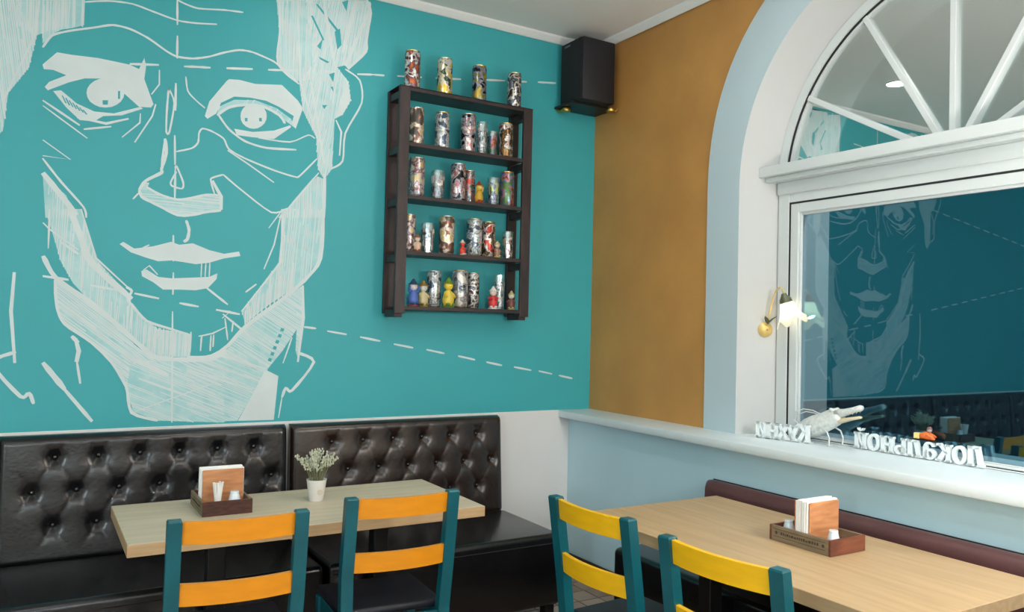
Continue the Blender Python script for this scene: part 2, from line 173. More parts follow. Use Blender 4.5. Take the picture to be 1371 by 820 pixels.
def wood(name, c1, c2, rough=0.45, stretch=(1, 12, 12), scale=3.0):
    if name in MATS:
        return MATS[name]
    m = mat(name, c1, rough, col2=c2, nscale=scale, stretch=stretch, bump=0.05, bscale=scale * 4)
    return m

TEAL = rgb(58, 168, 174)
M_teal = mat('teal_paint', TEAL, 0.55, noise=0.06, nscale=1.2, bump=0.03, bscale=60)
M_paint = mat('mural_white', rgb(214, 226, 226), 0.6, noise=0.05, nscale=9)
M_thin = mat('mural_thin_white', rgb(156, 208, 210), 0.6, col2=rgb(186, 220, 220), nscale=14)
M_white = mat('white_paint', rgb(226, 225, 222), 0.6, noise=0.03, nscale=2, bump=0.03, bscale=30)
M_ceil = mat('ceiling_paint', rgb(241, 240, 237), 0.7, noise=0.02, nscale=1)
M_cornice = mat('cornice_white', rgb(236, 238, 236), 0.5)
M_brown = mat('ochre_plaster', rgb(194, 142, 74), 0.5, col2=rgb(180, 130, 68), nscale=2.5, bump=0.45, bscale=11, bdetail=6)
M_blue = mat('pale_blue_paint', rgb(194, 226, 236), 0.6, noise=0.04, nscale=3, bump=0.08, bscale=7)
M_band = mat('arch_blue_paint', rgb(186, 204, 210), 0.6, noise=0.03, nscale=3)
M_sill = mat('sill_white', rgb(226, 236, 238), 0.4, noise=0.03, nscale=3)
M_frame = mat('window_white', rgb(204, 210, 209), 0.4, noise=0.02, nscale=6)
M_gasket = mat('black_gasket', rgb(25, 27, 28), 0.6)
M_base = mat('dark_baseboard', rgb(38, 26, 22), 0.5, noise=0.2)
M_grout = mat('grout', rgb(66, 58, 52), 0.9)
M_tile = mat('beige_floor_tile', rgb(172, 152, 134), 0.35, noise=0.15, nscale=6)
M_tile2 = mat('tan_floor_tile', rgb(160, 138, 120), 0.35, noise=0.15, nscale=6)
M_leather = mat('black_leather', rgb(21, 20, 22), 0.24, spec=0.6, noise=0.15, nscale=14, bump=0.10, bscale=55, bdetail=6)
M_leather2 = mat('leather_warm_highlights', rgb(42, 29, 23), 0.27, spec=0.7, noise=0.2, nscale=14, bump=0.10, bscale=55, bdetail=6)  # brown in the colour paints in warm highlights on the puffs
M_bench = mat('maroon_leather', rgb(88, 56, 56), 0.36, spec=0.5, noise=0.2, nscale=7, bump=0.1, bscale=45)
M_button = mat('leather_button', rgb(30, 27, 28), 0.22, spec=0.7)
M_black = mat('black_metal', rgb(22, 21, 22), 0.45, metal=0.2)
M_oak = wood('oak_cool_lit', rgb(216, 201, 174), rgb(202, 186, 158), 0.42, (1.2, 14, 14), 2.2)  # cool lamp light is painted into this table's oak
M_oak2 = wood('oak_warm_lit', rgb(194, 166, 126), rgb(180, 152, 112), 0.42, (14, 1.2, 14), 2.2)  # same oak with warm lamp light painted into its colour
M_edge = wood('oak_edge', rgb(198, 166, 124), rgb(184, 152, 112), 0.5, (1.2, 20, 20), 3)
M_edge2 = wood('oak_edge_long', rgb(172, 150, 116), rgb(160, 138, 104), 0.5, (20, 1.2, 20), 3)
M_chair = mat('teal_chair_paint', rgb(4, 92, 103), 0.38, noise=0.18, nscale=7, bump=0.05, bscale=50)
M_orange = mat('orange_yellow_paint', rgb(228, 146, 22), 0.4, noise=0.08, nscale=7, stretch=(1, 6, 6), bump=0.03)
M_yellow = mat('lemon_yellow_paint', rgb(246, 190, 14), 0.4, noise=0.08, nscale=7, stretch=(1, 6, 6), bump=0.03)
M_navy = mat('navy_seat', rgb(15, 18, 30), 0.5, noise=0.2)
M_dwood = wood('dark_stained_pine', rgb(58, 42, 40), rgb(38, 29, 29), 0.45, (8, 8, 1.5), 4)
M_dwood2 = wood('dark_stained_board', rgb(58, 42, 40), rgb(36, 28, 28), 0.45, (1.5, 8, 8), 4)
M_spk = mat('speaker_black', rgb(26, 27, 34), 0.55, noise=0.1, nscale=30)
M_grille = mat('speaker_grille', rgb(13, 15, 22), 0.8, bump=0.5, bscale=300)
M_brass = mat('brass', rgb(206, 170, 84), 0.28, metal=0.9)
M_gold = mat('gold_lacquer', rgb(226, 196, 124), 0.35, metal=0.35)
M_green = mat('antique_green_brass', rgb(104, 108, 84), 0.4, metal=0.5)
M_tin = mat('tin', rgb(214, 208, 190), 0.25, metal=0.9)
M_gtin = mat('gold_tin', rgb(214, 190, 120), 0.25, metal=0.9)
M_foam = mat('white_foam', rgb(226, 234, 234), 0.7, bump=0.1, bscale=80)
M_bone = mat('white_carving', rgb(222, 224, 218), 0.6, col2=rgb(196, 200, 196), nscale=60, bump=0.35, bscale=70)
M_bone2 = mat('cream_carving', rgb(220, 204, 170), 0.6, noise=0.1, nscale=30)
M_wire = mat('pale_wire', rgb(222, 226, 222), 0.35, metal=0.3)
M_napkin = mat('white_paper', rgb(240, 240, 236), 0.8)
M_porcelain = mat('porcelain', rgb(224, 234, 238), 0.2)
M_cwood = wood('caddy_panel_wood', rgb(206, 146, 98), rgb(178, 116, 74), 0.5, (1.5, 9, 9), 7)
M_cbox = wood('caddy_red_wood', rgb(128, 74, 52), rgb(96, 52, 40), 0.5, (1.5, 9, 9), 7)
M_cdark = wood('caddy_dark_wood', rgb(86, 46, 34), rgb(48, 28, 24), 0.4, (3, 9, 9), 9)
M_cgrey = wood('caddy_grey_side', rgb(140, 122, 96), rgb(116, 100, 78), 0.6, (9, 1.5, 9), 7)
M_engrave = mat('engraved_mark', rgb(66, 54, 42), 0.8)
M_pot = mat('white_pot', rgb(228, 226, 220), 0.5, noise=0.05)
M_tag = mat('pot_tag', rgb(206, 196, 180), 0.7)
M_stem = mat('dry_stem', rgb(134, 136, 100), 0.8)
M_flower = mat('dry_flower', rgb(206, 208, 188), 0.85, col2=rgb(176, 182, 156), nscale=60)
M_tglass = mix_shader('clear_glass', 'ShaderNodeBsdfTransparent', (0.9, 0.96, 0.95, 1), 'ShaderNodeBsdfGlossy', (0.95, 0.98, 1, 1), 0.22, 0.05)
M_glass = mix_shader('window_glass', 'ShaderNodeBsdfTransparent', (0.8, 0.84, 0.86, 1), 'ShaderNodeBsdfGlossy', (0.38, 0.82, 1.0, 1), 0.185, 0.0)
M_fan = mix_shader('fanlight_glass', 'ShaderNodeBsdfTransparent', (0.95, 0.97, 0.97, 1), 'ShaderNodeBsdfGlossy', (0.92, 0.98, 0.97, 1), 0.6, 0.0)
M_reveal = mat('reveal_white', rgb(192, 194, 192), 0.6, noise=0.03, nscale=2)

# ---------------------------------------------------------------- mesh helpers
def link(o, parent=None):
    COL.objects.link(o)
    if parent is not None:
        o.parent = parent
    return o
def obj(name, bm, m, parent=None, smooth=False, loc=None):
    me = bpy.data.meshes.new(name)
    bmesh.ops.recalc_face_normals(bm, faces=bm.faces[:])
    bm.to_mesh(me)
    bm.free()
    if m is not None:
        for q in (m if isinstance(m, (list, tuple)) else [m]):
            me.materials.append(q)
    if smooth:
        for p in me.polygons:
            p.use_smooth = True
        if smooth != 'all':
            me.set_sharp_from_angle(angle=math.radians(40))
    o = bpy.data.objects.new(name, me)
    if loc is not None:
        o.location = loc
    return link(o, parent)
def thing(name, label, cat, loc=(0, 0, 0), rotz=0.0, group=None):
    o = bpy.data.objects.new(name, None)
    o.empty_display_size = 0.05
    o.location = loc
    o.rotation_euler = (0, 0, rotz)
    COL.objects.link(o)
    return tag(o, label, cat, group)
def tag(o, label, cat, group=None):
    o['label'] = label
    o['category'] = cat
    if group:
        o['group'] = group
    return o
def struct(o, label=None):
    o['kind'] = 'structure'
    if label:
        o['label'] = label
    return o
def copy_tree(o, parent=None):
    c = o.copy()
    link(c)
    c.parent = parent
    for ch in list(o.children):
        copy_tree(ch, c)
    return c
def box(x0, x1, y0, y1, z0, z1, bev=0.0, seg=1, bm=None):
    bm2 = bmesh.new()
    bmesh.ops.create_cube(bm2, size=1.0)
    for v in bm2.verts:
        v.co = Vector(((x0 + x1) / 2 + v.co.x * (x1 - x0), (y0 + y1) / 2 + v.co.y * (y1 - y0), (z0 + z1) / 2 + v.co.z * (z1 - z0)))
    if bev:
        bmesh.ops.bevel(bm2, geom=bm2.edges[:], offset=bev, segments=seg, affect='EDGES', profile=0.5)
    if bm is None:
        return bm2
    return merge(bm, bm2)
def merge(bm, bm2):
    me = bpy.data.meshes.new('tmp')
    bm2.to_mesh(me)
    bm2.free()
    bm.from_mesh(me)
    bpy.data.meshes.remove(me)
    return bm
def lathe(prof, seg=20, bm=None, close=True):
    bm = bm or bmesh.new()
    rings = []
    for r, z in prof:
        if r < 1e-6:
            rings.append([bm.verts.new((0, 0, z))])
        else:
            rings.append([bm.verts.new((r * math.cos(2 * PI * i / seg), r * math.sin(2 * PI * i / seg), z)) for i in range(seg)])
    for a, b in zip(rings, rings[1:]):
        for i in range(seg):
            j = (i + 1) % seg
            if len(a) == 1 and len(b) == 1:
                continue
            if len(a) == 1:
                bm.faces.new((a[0], b[i], b[j]))
            elif len(b) == 1:
                bm.faces.new((a[i], a[j], b[0]))
            else:
                bm.faces.new((a[i], a[j], b[j], b[i]))
    return bm
def xf(bm, M):
    bm.transform(M)
    return bm
def T(x, y, z):
    return Matrix.Translation((x, y, z))
def Rz(a):
    return Matrix.Rotation(a, 4, 'Z')
def Rx(a):
    return Matrix.Rotation(a, 4, 'X')
def Ry(a):
    return Matrix.Rotation(a, 4, 'Y')
def tube(pts, radii, seg=8, bm=None):
    bm = bm or bmesh.new()
    pts = [Vector(p) for p in pts]
    if not isinstance(radii, (list, tuple)):
        radii = [radii] * len(pts)
    rings = []
    ref = Vector((0.31, 0.2, 0.93))
    for i, p in enumerate(pts):
        d = (pts[min(i + 1, len(pts) - 1)] - pts[max(i - 1, 0)]).normalized()
        u = d.cross(ref)
        if u.length < 1e-3:
            u = d.cross(Vector((1, 0, 0)))
        u.normalize()
        v = d.cross(u)
        rings.append([bm.verts.new(p + (u * math.cos(2 * PI * k / seg) + v * math.sin(2 * PI * k / seg)) * radii[i]) for k in range(seg)])
    for a, b in zip(rings, rings[1:]):
        for k in range(seg):
            bm.faces.new((a[k], a[(k + 1) % seg], b[(k + 1) % seg], b[k]))
    bm.faces.new(rings[0][::-1])
    bm.faces.new(rings[-1])
    return bm
def blob(cx, cy, cz, rx, ry, rz, bm=None, seg=12):
    b2 = bmesh.new()
    bmesh.ops.create_uvsphere(b2, u_segments=seg, v_segments=max(6, seg // 2 + 2), radius=1.0)
    b2.transform(Matrix.Translation((cx, cy, cz)) @ Matrix.Diagonal((rx, ry, rz, 1)))
    return b2 if bm is None else merge(bm, b2)

# ================================================================ SETTING
# floor: grout bed with tiles laid on it
TP, TS = 0.14, 0.131
floor = struct(obj('floor', box(X0, 3.0, Y0, YW, -0.12, -0.006), M_grout), 'beige square floor tiles with dark joints')
tile_me = bpy.data.meshes.new('tile')
b = box(-TS / 2, TS / 2, -TS / 2, TS / 2, -0.012, 0.0)
b.to_mesh(tile_me); b.free(); tile_me.materials.append(M_tile)
tile_me2 = tile_me.copy(); tile_me2.materials[0] = M_tile2
cells = []
nx0 = int((X0 - 2.83) / TP) + 1
ny0 = int((Y0 - 3.675) / TP) + 1
for i in range(nx0, 2):
    for j in range(ny0, 5):
        cx, cy = 2.83 + (i - 0.5) * TP, 3.675 + (j - 0.5) * TP
        if X0 + 0.07 < cx < 2.93 and Y0 + 0.07 < cy < YW - 0.08:
            cells.append((cx, cy))
cells.sort(key=lambda c: (c[0] - 2.75) ** 2 + (c[1] - 3.6) ** 2)
for k, (cx, cy) in enumerate(cells[:280]):
    o = bpy.data.objects.new('tile', tile_me if random.random() < 0.6 else tile_me2)
    o.location = (cx, cy, random.uniform(-0.0008, 0.0008))
    link(o, floor)
bm = bmesh.new()
for cx, cy in cells[280:]:
    vs = [bm.verts.new((cx + sx * TS / 2, cy + sy * TS / 2, z)) for z in (-0.012, 0.0) for sx, sy in ((-1, -1), (1, -1), (1, 1), (-1, 1))]
    for f in ((4, 5, 6, 7), (0, 1, 5, 4), (1, 2, 6, 5), (2, 3, 7, 6), (3, 0, 4, 7)):
        bm.faces.new([vs[q] for q in f])
o = obj('tile_field', bm, M_tile, floor)
o['kind'] = 'stuff'

ceiling = struct(obj('ceiling', box(X0, 3.6, Y0, YW + 0.2, ZC, ZC + 0.12), M_ceil), 'flat light grey painted ceiling')
# back wall: teal, with a white dado below
wall_back = struct(obj('wall_back', box(X0, XB, YW, YW + 0.2, 0.0, ZC), M_teal), 'teal painted wall with a white line drawing of a face')
obj('dado', box(X0, 3.0, YW - 0.006, YW + 0.01, 0.0, ZL, 0.002), M_white, wall_back)['label'] = 'white painted lower wall'
struct(obj('wall_left', box(X0 - 0.2, X0, Y0, YW + 0.2, 0, ZC), M_white), 'plain white side wall')
struct(obj('wall_front', box(X0, 3.6, Y0 - 0.2, Y0, 0, ZC), M_white), 'plain white wall opposite the mural')

# right wall: ochre, with arched window opening
R_OUT, R_IN, R_REV = 1.26, 1.03, 0.935
NA = 48
def arch_pts(r, zlow):
    # the plastered arch is slightly square-shouldered towards the room
    k = max(0.0, min(1.0, (r - 0.94) / 0.32))
    e = 1.0 - 0.11 * k
    zs = 1.0 - 0.02 * k
    pts = [(WYC + r, zlow)]
    for i in range(NA + 1):
        a = PI * i / NA
        c, s = math.cos(a), math.sin(a)
        pts.append((WYC + r * math.copysign(abs(c) ** e, c), WZC + r * zs * max(s, 0.0) ** e))
    pts.append((WYC - r, zlow))
    return pts
def arch_wall(x0, x1, r, ylo, yhi, zlo, zhi):
    bm = bmesh.new()
    A = arch_pts(r, zlo)
    n = len(A)
    f = [bm.verts.new((x0, y, z)) for y, z in A]
    g = [bm.verts.new((x1, y, z)) for y, z in A]
    tf = [bm.verts.new((x0, y, zhi)) for y, z in A]
    tg = [bm.verts.new((x1, y, zhi)) for y, z in A]
    for i in range(1, n - 2):
        bm.faces.new((f[i], f[i + 1], tf[i + 1], tf[i]))
        bm.faces.new((g[i], tg[i], tg[i + 1], g[i + 1]))
        bm.faces.new((tf[i], tf[i + 1], tg[i + 1], tg[i]))
    for (iy, i0, i1) in ((yhi, 0, 1), (ylo, n - 1, n - 2)):
        q = [bm.verts.new((x, iy, z)) for x in (x0, x1) for z in (zlo, zhi)]
        bm.faces.new((q[0], q[1], tf[i1], f[i1], f[i0]))
        bm.faces.new((q[2], g[i0], g[i1], tg[i1], q[3]))
        bm.faces.new((q[0], q[2], q[3], q[1]))
        bm.faces.new((q[1], q[3], tg[i1], tf[i1]))
        bm.faces.new((q[0], f[i0], g[i0], q[2]))
    return bm
def ring_arch(xa, ra, xb, rb, zlow, bm=None):
    bm = bm or bmesh.new()
    A = [bm.verts.new((xa, y, z)) for y, z in arch_pts(ra, zlow)]
    B = [bm.verts.new((xb, y, z)) for y, z in arch_pts(rb, zlow)]
    for i in range(len(A) - 1):
        bm.faces.new((A[i], A[i + 1], B[i + 1], B[i]))
    return bm
wall_right = struct(obj('wall_right', arch_wall(XB, 3.62, R_IN + 0.012, Y0, YW, ZL - 0.03, ZC), M_brown), 'ochre brown plastered wall with an arched window')
# flat pale blue band round the opening (8 mm proud of the plaster), cut off by the ceiling
bm = bmesh.new()
def clampz(p):
    return (p[0], min(p[1], ZC - 0.002))
Oo = [clampz(p) for p in arch_pts(R_OUT, ZL)]
Ii = arch_pts(R_IN, ZL)
V = {}
for k, xx in (('f', XB - 0.008), ('b', XB + 0.002)):
    V['o' + k] = [bm.verts.new((xx, y, z)) for y, z in Oo]
    V['i' + k] = [bm.verts.new((xx, y, z)) for y, z in Ii]
for i in range(len(Oo) - 1):
    for a, c in (('of', 'if'), ('if', 'ib'), ('ib', 'ob'), ('ob', 'of')):
        bm.faces.new((V[a][i], V[a][i + 1], V[c][i + 1], V[c][i]))
obj('arch_band', bm, M_band, wall_right)['label'] = 'flat pale blue band around the arched opening'
# splayed white reveal
bm = ring_arch(XB - 0.008, R_IN, XG - 0.015, R_REV, ZL)
ring_arch(XG + 0.05, R_REV, XG + 0.05, 0.875, ZL, bm)
ring_arch(XG + 0.05, 0.875, 3.68, 0.875, ZL, bm)
ring_arch(3.68, 0.875, 3.68, R_IN + 0.03, ZL, bm)
ring_arch(3.68, R_IN + 0.03, 3.61, R_IN + 0.03, ZL, bm)
o = obj('window_reveal', bm, M_reveal, wall_right, smooth=True)
o['label'] = 'white splayed window reveal'
# lower wall and ledge
obj('lower_wall', box(XL, 3.62, Y0, YW, 0.0, ZL - 0.04), M_blue, wall_right)['label'] = 'pale blue lower wall under the ledge'
obj('window_sill', box(2.915, 3.70, Y0, YW - 0.001, ZL - 0.046, ZL, 0.008, 2), M_sill, wall_right, smooth=True)['label'] = 'white ledge running below the window'
struct(obj('baseboard_right', box(XL - 0.015, XL, Y0, YW - 0.007, 0.0, 0.1, 0.003), M_base), 'dark brown baseboard along the pale blue wall')
struct(obj('baseboard_back', box(X0, XL - 0.016, YW - 0.021, YW - 0.006, 0.0, 0.1, 0.003), M_base), 'dark brown baseboard behind the sofas')
# cornice
def cornice(name, a, b_, nrm, label):
    bm = bmesh.new()
    prof = [(0, -0.042), (0.008, -0.042), (0.02, -0.03), (0.036, -0.012), (0.04, 0.0), (0, 0)]
    ends = []
    for p in (a, b_):
        ends.append([bm.verts.new((p[0] + nrm[0] * d, p[1] + nrm[1] * d, ZC + z)) for d, z in prof])
    n = len(prof)
    for i in range(n):
        bm.faces.new((ends[0][i], ends[0][(i + 1) % n], ends[1][(i + 1) % n], ends[1][i]))
    bm.faces.new(ends[0][::-1]); bm.faces.new(ends[1])
    return struct(obj(name, bm, M_cornice), label)
cornice('trim_1', (X0, YW - 0.0005), (XB - 0.001, YW - 0.0005), (0, -1), 'thin white cornice above the teal wall')
cornice('trim_2', (XB - 0.009, Y0), (XB - 0.009, YW - 0.042), (-1, 0), 'thin white cornice above the ochre wall')

# window
win = bpy.data.objects.new('window_1', None)
COL.objects.link(win)
struct(win, 'white arched window with a fanlight over a wide pane, dark night outside')
TZ0, TZ1 = 2.265, 2.405         # transom
XF = XG - 0.03                  # face of outer frame
# outer frame, straight part
def frame_bm(y0, y1, z0, z1, w, x0, x1, wb=None, bev=0.003):
    wb = w if wb is None else wb
    bm = bmesh.new()
    box(x0, x1, y0, y0 + w, z0, z1, bev, 1, bm)
    box(x0, x1, y1 - w, y1, z0, z1, bev, 1, bm)
    box(x0, x1, y0 + w, y1 - w, z1 - w, z1, bev, 1, bm)
    box(x0, x1, y0 + w, y1 - w, z0, z0 + wb, bev, 1, bm)
    return bm
YA, YB = WYC - 0.93, WYC + 0.93
obj('frame', frame_bm(YA, YB, ZL + 0.001, TZ0 + 0.02, 0.07, XF, XG + 0.06, 0.008), M_frame, win)
obj('gasket', frame_bm(YA + 0.066, YB - 0.066, ZL + 0.008, TZ0 - 0.046, 0.012, XF + 0.002, XF + 0.02, 0.003, 0), M_gasket, win)
obj('sash', frame_bm(YA + 0.076, YB - 0.076, ZL + 0.010, TZ0 - 0.056, 0.05, XF + 0.004, XG + 0.045, 0.012), M_frame, win)
obj('glazing_bead', frame_bm(YA + 0.124, YB - 0.124, ZL + 0.021, TZ0 - 0.104, 0.014, XF + 0.014, XG - 0.001, 0.006), M_frame, win)
obj('glass', box(XG, XG + 0.006, YA + 0.126, YB - 0.126, ZL + 0.022, TZ0 - 0.106), M_glass, win)['label'] = 'large dark pane reflecting the mural'
# transom: moulded shelf-like bar
bm = bmesh.new()
box(3.245, XG + 0.06, WYC - 0.982, WYC + 0.982, 2.35, 2.405, 0.006, 2, bm)
box(3.275, XG + 0.06, WYC - 0.965, WYC + 0.965, 2.325, 2.3505, 0.004, 1, bm)
box(XF - 0.012, XG + 0.06, WYC - 0.93, WYC + 0.93, 2.26, 2.326, 0.004, 1, bm)
obj('transom', bm, M_frame, win)
# fanlight: arched frame, gasket, five radial bars, six panes in one sheet per sector
FZ = 2.405
def arch_seg(r, n=NA):
    lo = math.asin(max(-1, (FZ - WZC) / r))
    return [(WYC + r * math.cos(lo + (PI - 2 * lo) * i / n), WZC + r * math.sin(lo + (PI - 2 * lo) * i / n)) for i in range(n + 1)]
def arch_bar(r1, r0, x0, x1):
    bm = bmesh.new()
    P1, P0 = arch_seg(r1), arch_seg(r0)
    vs = []
    for (y1, z1), (y0, z0) in zip(P1, P0):
        vs.append([bm.verts.new(c) for c in ((x0, y1, z1), (x0, y0, z0), (x1, y0, z0), (x1, y1, z1))])
    for a, c in zip(vs, vs[1:]):
        for k in range(4):
            bm.faces.new((a[k], a[(k + 1) % 4], c[(k + 1) % 4], c[k]))
    bm.faces.new(vs[0]); bm.faces.new(vs[-1][::-1])
    return bm
obj('arch_frame', arch_bar(R_REV + 0.004, 0.892, XF, XG + 0.05), M_frame, win, smooth=True)
obj('arch_gasket', arch_bar(0.8925, 0.884, XF + 0.008, XF + 0.016), M_gasket, win, smooth=True)
obj('arch_rebate', arch_bar(0.8925, 0.872, XF + 0.0155, XG + 0.045), M_frame, win, smooth=True)
FC = (WYC + 0.015, 2.31)
for k in range(1, 6):
    a = PI * k / 6
    d = (math.cos(a), math.sin(a))
    r1 = 0.885
    r0 = (FZ - FC[1]) / d[1] - 0.01
    # end on arch frame
    t = r0
    while math.hypot(FC[0] + d[0] * t - WYC, FC[1] + d[1] * t - WZC) < 0.884:
        t += 0.002
    bm = box(XF + 0.008, XG + 0.03, r0, t, -0.014, 0.014, 0.003)
    R = Matrix(((1, 0, 0, 0), (0, d[0], -d[1], FC[0]), (0, d[1], d[0], FC[1]), (0, 0, 0, 1)))
    obj('muntin', xf(bm, R), M_frame, win)
bm = bmesh.new()
P = arch_seg(0.876)
fr = [bm.verts.new((XG, y, z)) for y, z in P]
bk = [bm.verts.new((XG + 0.006, y, z)) for y, z in P]
bm.faces.new(fr); bm.faces.new(bk[::-1])
for i in range(len(P)):
    j = (i + 1) % len(P)
    bm.faces.new((fr[i], fr[j], bk[j], bk[i]))
obj('fanlight_glass', bm, M_fan, win)['label'] = 'half-round glass reflecting the ceiling'

# ---------------------------------------------------------------- the mural (thin layers of paint on the back wall)
LAY = [0]
def layer(y):
    # every touch of paint lies in a film of its own
    LAY[0] += 1
    return y - ((LAY[0] * 0.6180339) % 1.0) * 0.0004
def smooth_path(pts):
    if len(pts) < 4:
        return [Vector(p) for p in pts]
    P = [Vector(p) for p in pts]
    out = []
    for i in range(len(P) - 1):
        p0, p1, p2, p3 = P[max(i - 1, 0)], P[i], P[i + 1], P[min(i + 2, len(P) - 1)]
        # keep sharp turns sharp, round the gentle ones
        for k in range(4):
            t = k / 4
            q = 0.5 * ((2 * p1) + (p2 - p0) * t + (2 * p0 - 5 * p1 + 4 * p2 - p3) * t * t + (3 * p1 - p0 - 3 * p2 + p3) * t ** 3)
            l = p1.lerp(p2, t)
            out.append(l.lerp(q, 0.75))
    out.append(P[-1])
    return out
def stroke(bm, pts, w, y, curve=False):
    y = layer(y)
    pts = smooth_path(pts) if curve else [Vector(p) for p in pts]
    if curve and len(pts) == 2:
        pts = [pts[0].lerp(pts[1], k / 4) for k in range(5)]
    n = len(pts)
    up, dn = [], []
    for i, p in enumerate(pts):
        d = pts[min(i + 1, n - 1)] - pts[max(i - 1, 0)]
        if d.length < 1e-6:
            d = Vector((1, 0))
        d.normalize()
        tap = 1.0 if 0 < i < n - 1 else 0.7
        nn = Vector((-d.y, d.x)) * w / 2 * random.uniform(0.82, 1.1) * tap
        up.append(bm.verts.new((p.x + nn.x, y, p.y + nn.y)))
        dn.append(bm.verts.new((p.x - nn.x, y, p.y - nn.y)))
    for i in range(n - 1):
        bm.faces.new((up[i], up[i + 1], dn[i + 1], dn[i]))
def poly(bm, pts, y):
    y = layer(y)
    vs = [bm.verts.new((x, y, z)) for x, z in pts]
    es = [bm.edges.new((vs[i], vs[(i + 1) % len(vs)])) for i in range(len(vs))]
    bmesh.ops.triangle_fill(bm, edges=es, use_beauty=True)
def hatch(bm, pts, ang, cov, y, pitch=0.0085):
    a = math.radians(ang)
    d = Vector((math.cos(a), math.sin(a))); nv = Vector((-d.y, d.x))
    P = [Vector(p) for p in pts]
    ts = [p.dot(nv) for p in P]
    t = min(ts) + pitch / 2
    while t < max(ts):
        hits = []
        for i in range(len(P)):
            p, q = P[i], P[(i + 1) % len(P)]
            tp, tq = p.dot(nv) - t, q.dot(nv) - t
            if (tp < 0) != (tq < 0):
                hits.append((p + (q - p) * (tp / (tp - tq))).dot(d))
        hits.sort()
        for s0, s1 in zip(hits[::2], hits[1::2]):
            L = s1 - s0
            if L < 0.006:
                continue
            c = s0
            while c < s1:
                ln = random.uniform(0.06, 0.35)
                e = min(s1, c + ln)
                if random.random() < cov:
                    w = pitch * random.uniform(0.45, 1.15) * (0.6 + 0.6 * cov)
                    o1 = d * c + nv * (t + random.uniform(-0.002, 0.002))
                    o2 = d * e + nv * (t + random.uniform(-0.003, 0.003))
                    stroke(bm, [tuple(o1), tuple(o2)], w, y)
                c = e
        t += pitch
bt, bw, bg_, bl = bmesh.new(), bmesh.new(), bmesh.new(), bmesh.new()
for ang, cov, fill, pts in MURAL_BRUSHED:
    if fill:
        poly(bt, pts, YW - 0.0002)
    hatch(bw, pts, ang, cov, YW - 0.0007)
for pts in MURAL_FILLS:
    poly(bw, pts, YW - 0.0007)
for pts in MURAL_GAPS:
    poly(bg_, pts, YW - 0.0012)
for w, pts in MURAL_LINES:
    stroke(bl, pts, w * 0.95, YW - 0.0017, True)
for nm, b_, m_, lab in (('mural_wash', bt, M_thin, 'thin white paint wash of the face mural'), ('mural_brushwork', bw, M_paint, 'brushed white areas of the face mural'),
                        ('mural_gaps', bg_, M_teal, 'teal accents inside the white mural'), ('mural_lines', bl, M_paint, 'white drawn lines and dashes of the face mural')):
    o = obj(nm, b_, m_, wall_back)
    o['label'] = lab

# ================================================================ LAMPS
M_disc = emat('downlight_glow', (1.0, 0.95, 0.86, 1), 4.0)
def downlight(x, y, label, colr, watts):
    t = thing('ceiling_downlight', label, 'downlight', (x, y, ZC), 0, 'ceiling downlights')
    obj('ring', lathe([(0.052, -0.001), (0.052, -0.006), (0.066, -0.006), (0.07, -0.001)], 28), M_frame, t, True)
    obj('lens', lathe([(0.0, -0.0035), (0.0525, -0.0035), (0.0525, -0.001), (0, -0.001)], 28), M_disc, t)
    ld = bpy.data.lights.new('downlight_lamp', 'AREA')
    ld.shape = 'DISK'
    ld.size = 0.12
    ld.energy = watts
    ld.color = colr
    lo = bpy.data.objects.new('downlight_lamp', ld)
    lo.location = (0, 0, -0.012)
    link(lo, t)
for k, (x, y, wt) in enumerate(DOWNLIGHT_POS):
    downlight(x, y, 'added unseen round downlight in the grey ceiling, for fill light' if k else 'small round downlight mirrored in the half-round fanlight glass', COOL if x < 0 else WARM, wt)
M_globe = bpy.data.materials.new('opal_globe')
M_globe.use_nodes = True
_b = M_globe.node_tree.nodes['Principled BSDF']
_b.inputs['Base Color'].default_value = (0.95, 0.95, 0.93, 1)
_b.inputs['Emission Color'].default_value = (1, 0.96, 0.9, 1)
_b.inputs['Emission Strength'].default_value = 2.0
_b.inputs['Alpha'].default_value = 0.35
def pendant(x, y, z, colr, watts, lab):  # unseen globes added to brighten the walls and ceiling
    t = thing('fill_globe_pendant', lab, 'fill lamp', (x, y, z), 0, 'added fill globes over the dining room')
    obj('cord', tube([(0, 0, 0.18), (0, 0, ZC - z - 0.02)], 0.004, 6), M_black, t)
    obj('canopy', lathe([(0, ZC - z - 0.03), (0.05, ZC - z - 0.025), (0.055, ZC - z - 0.0005), (0, ZC - z - 0.0005)], 20), M_black, t, True)
    obj('cap', lathe([(0, 0.185), (0.03, 0.18), (0.045, 0.15), (0.045, 0.14), (0, 0.14)], 20), M_brass, t, True)
    obj('globe', blob(0, 0, 0, 0.15, 0.15, 0.15, None, 28), M_globe, t, 'all')
    ld = bpy.data.lights.new('pendant_fill_lamp', 'POINT')
    ld.energy = watts
    ld.color = colr
    ld.shadow_soft_size = 0.13
    lo = bpy.data.objects.new('pendant_fill_lamp', ld)
    link(lo, t)
for x, y, z, wt in FILL_PENDANT_POS:
    pendant(x, y, z, COOL if x < 0 else WARM, wt, 'opal glass globe pendant added as unseen fill light beside the window-bench table' if x > 2.5 else 'opal glass globe pendant added as unseen fill light in the open room')

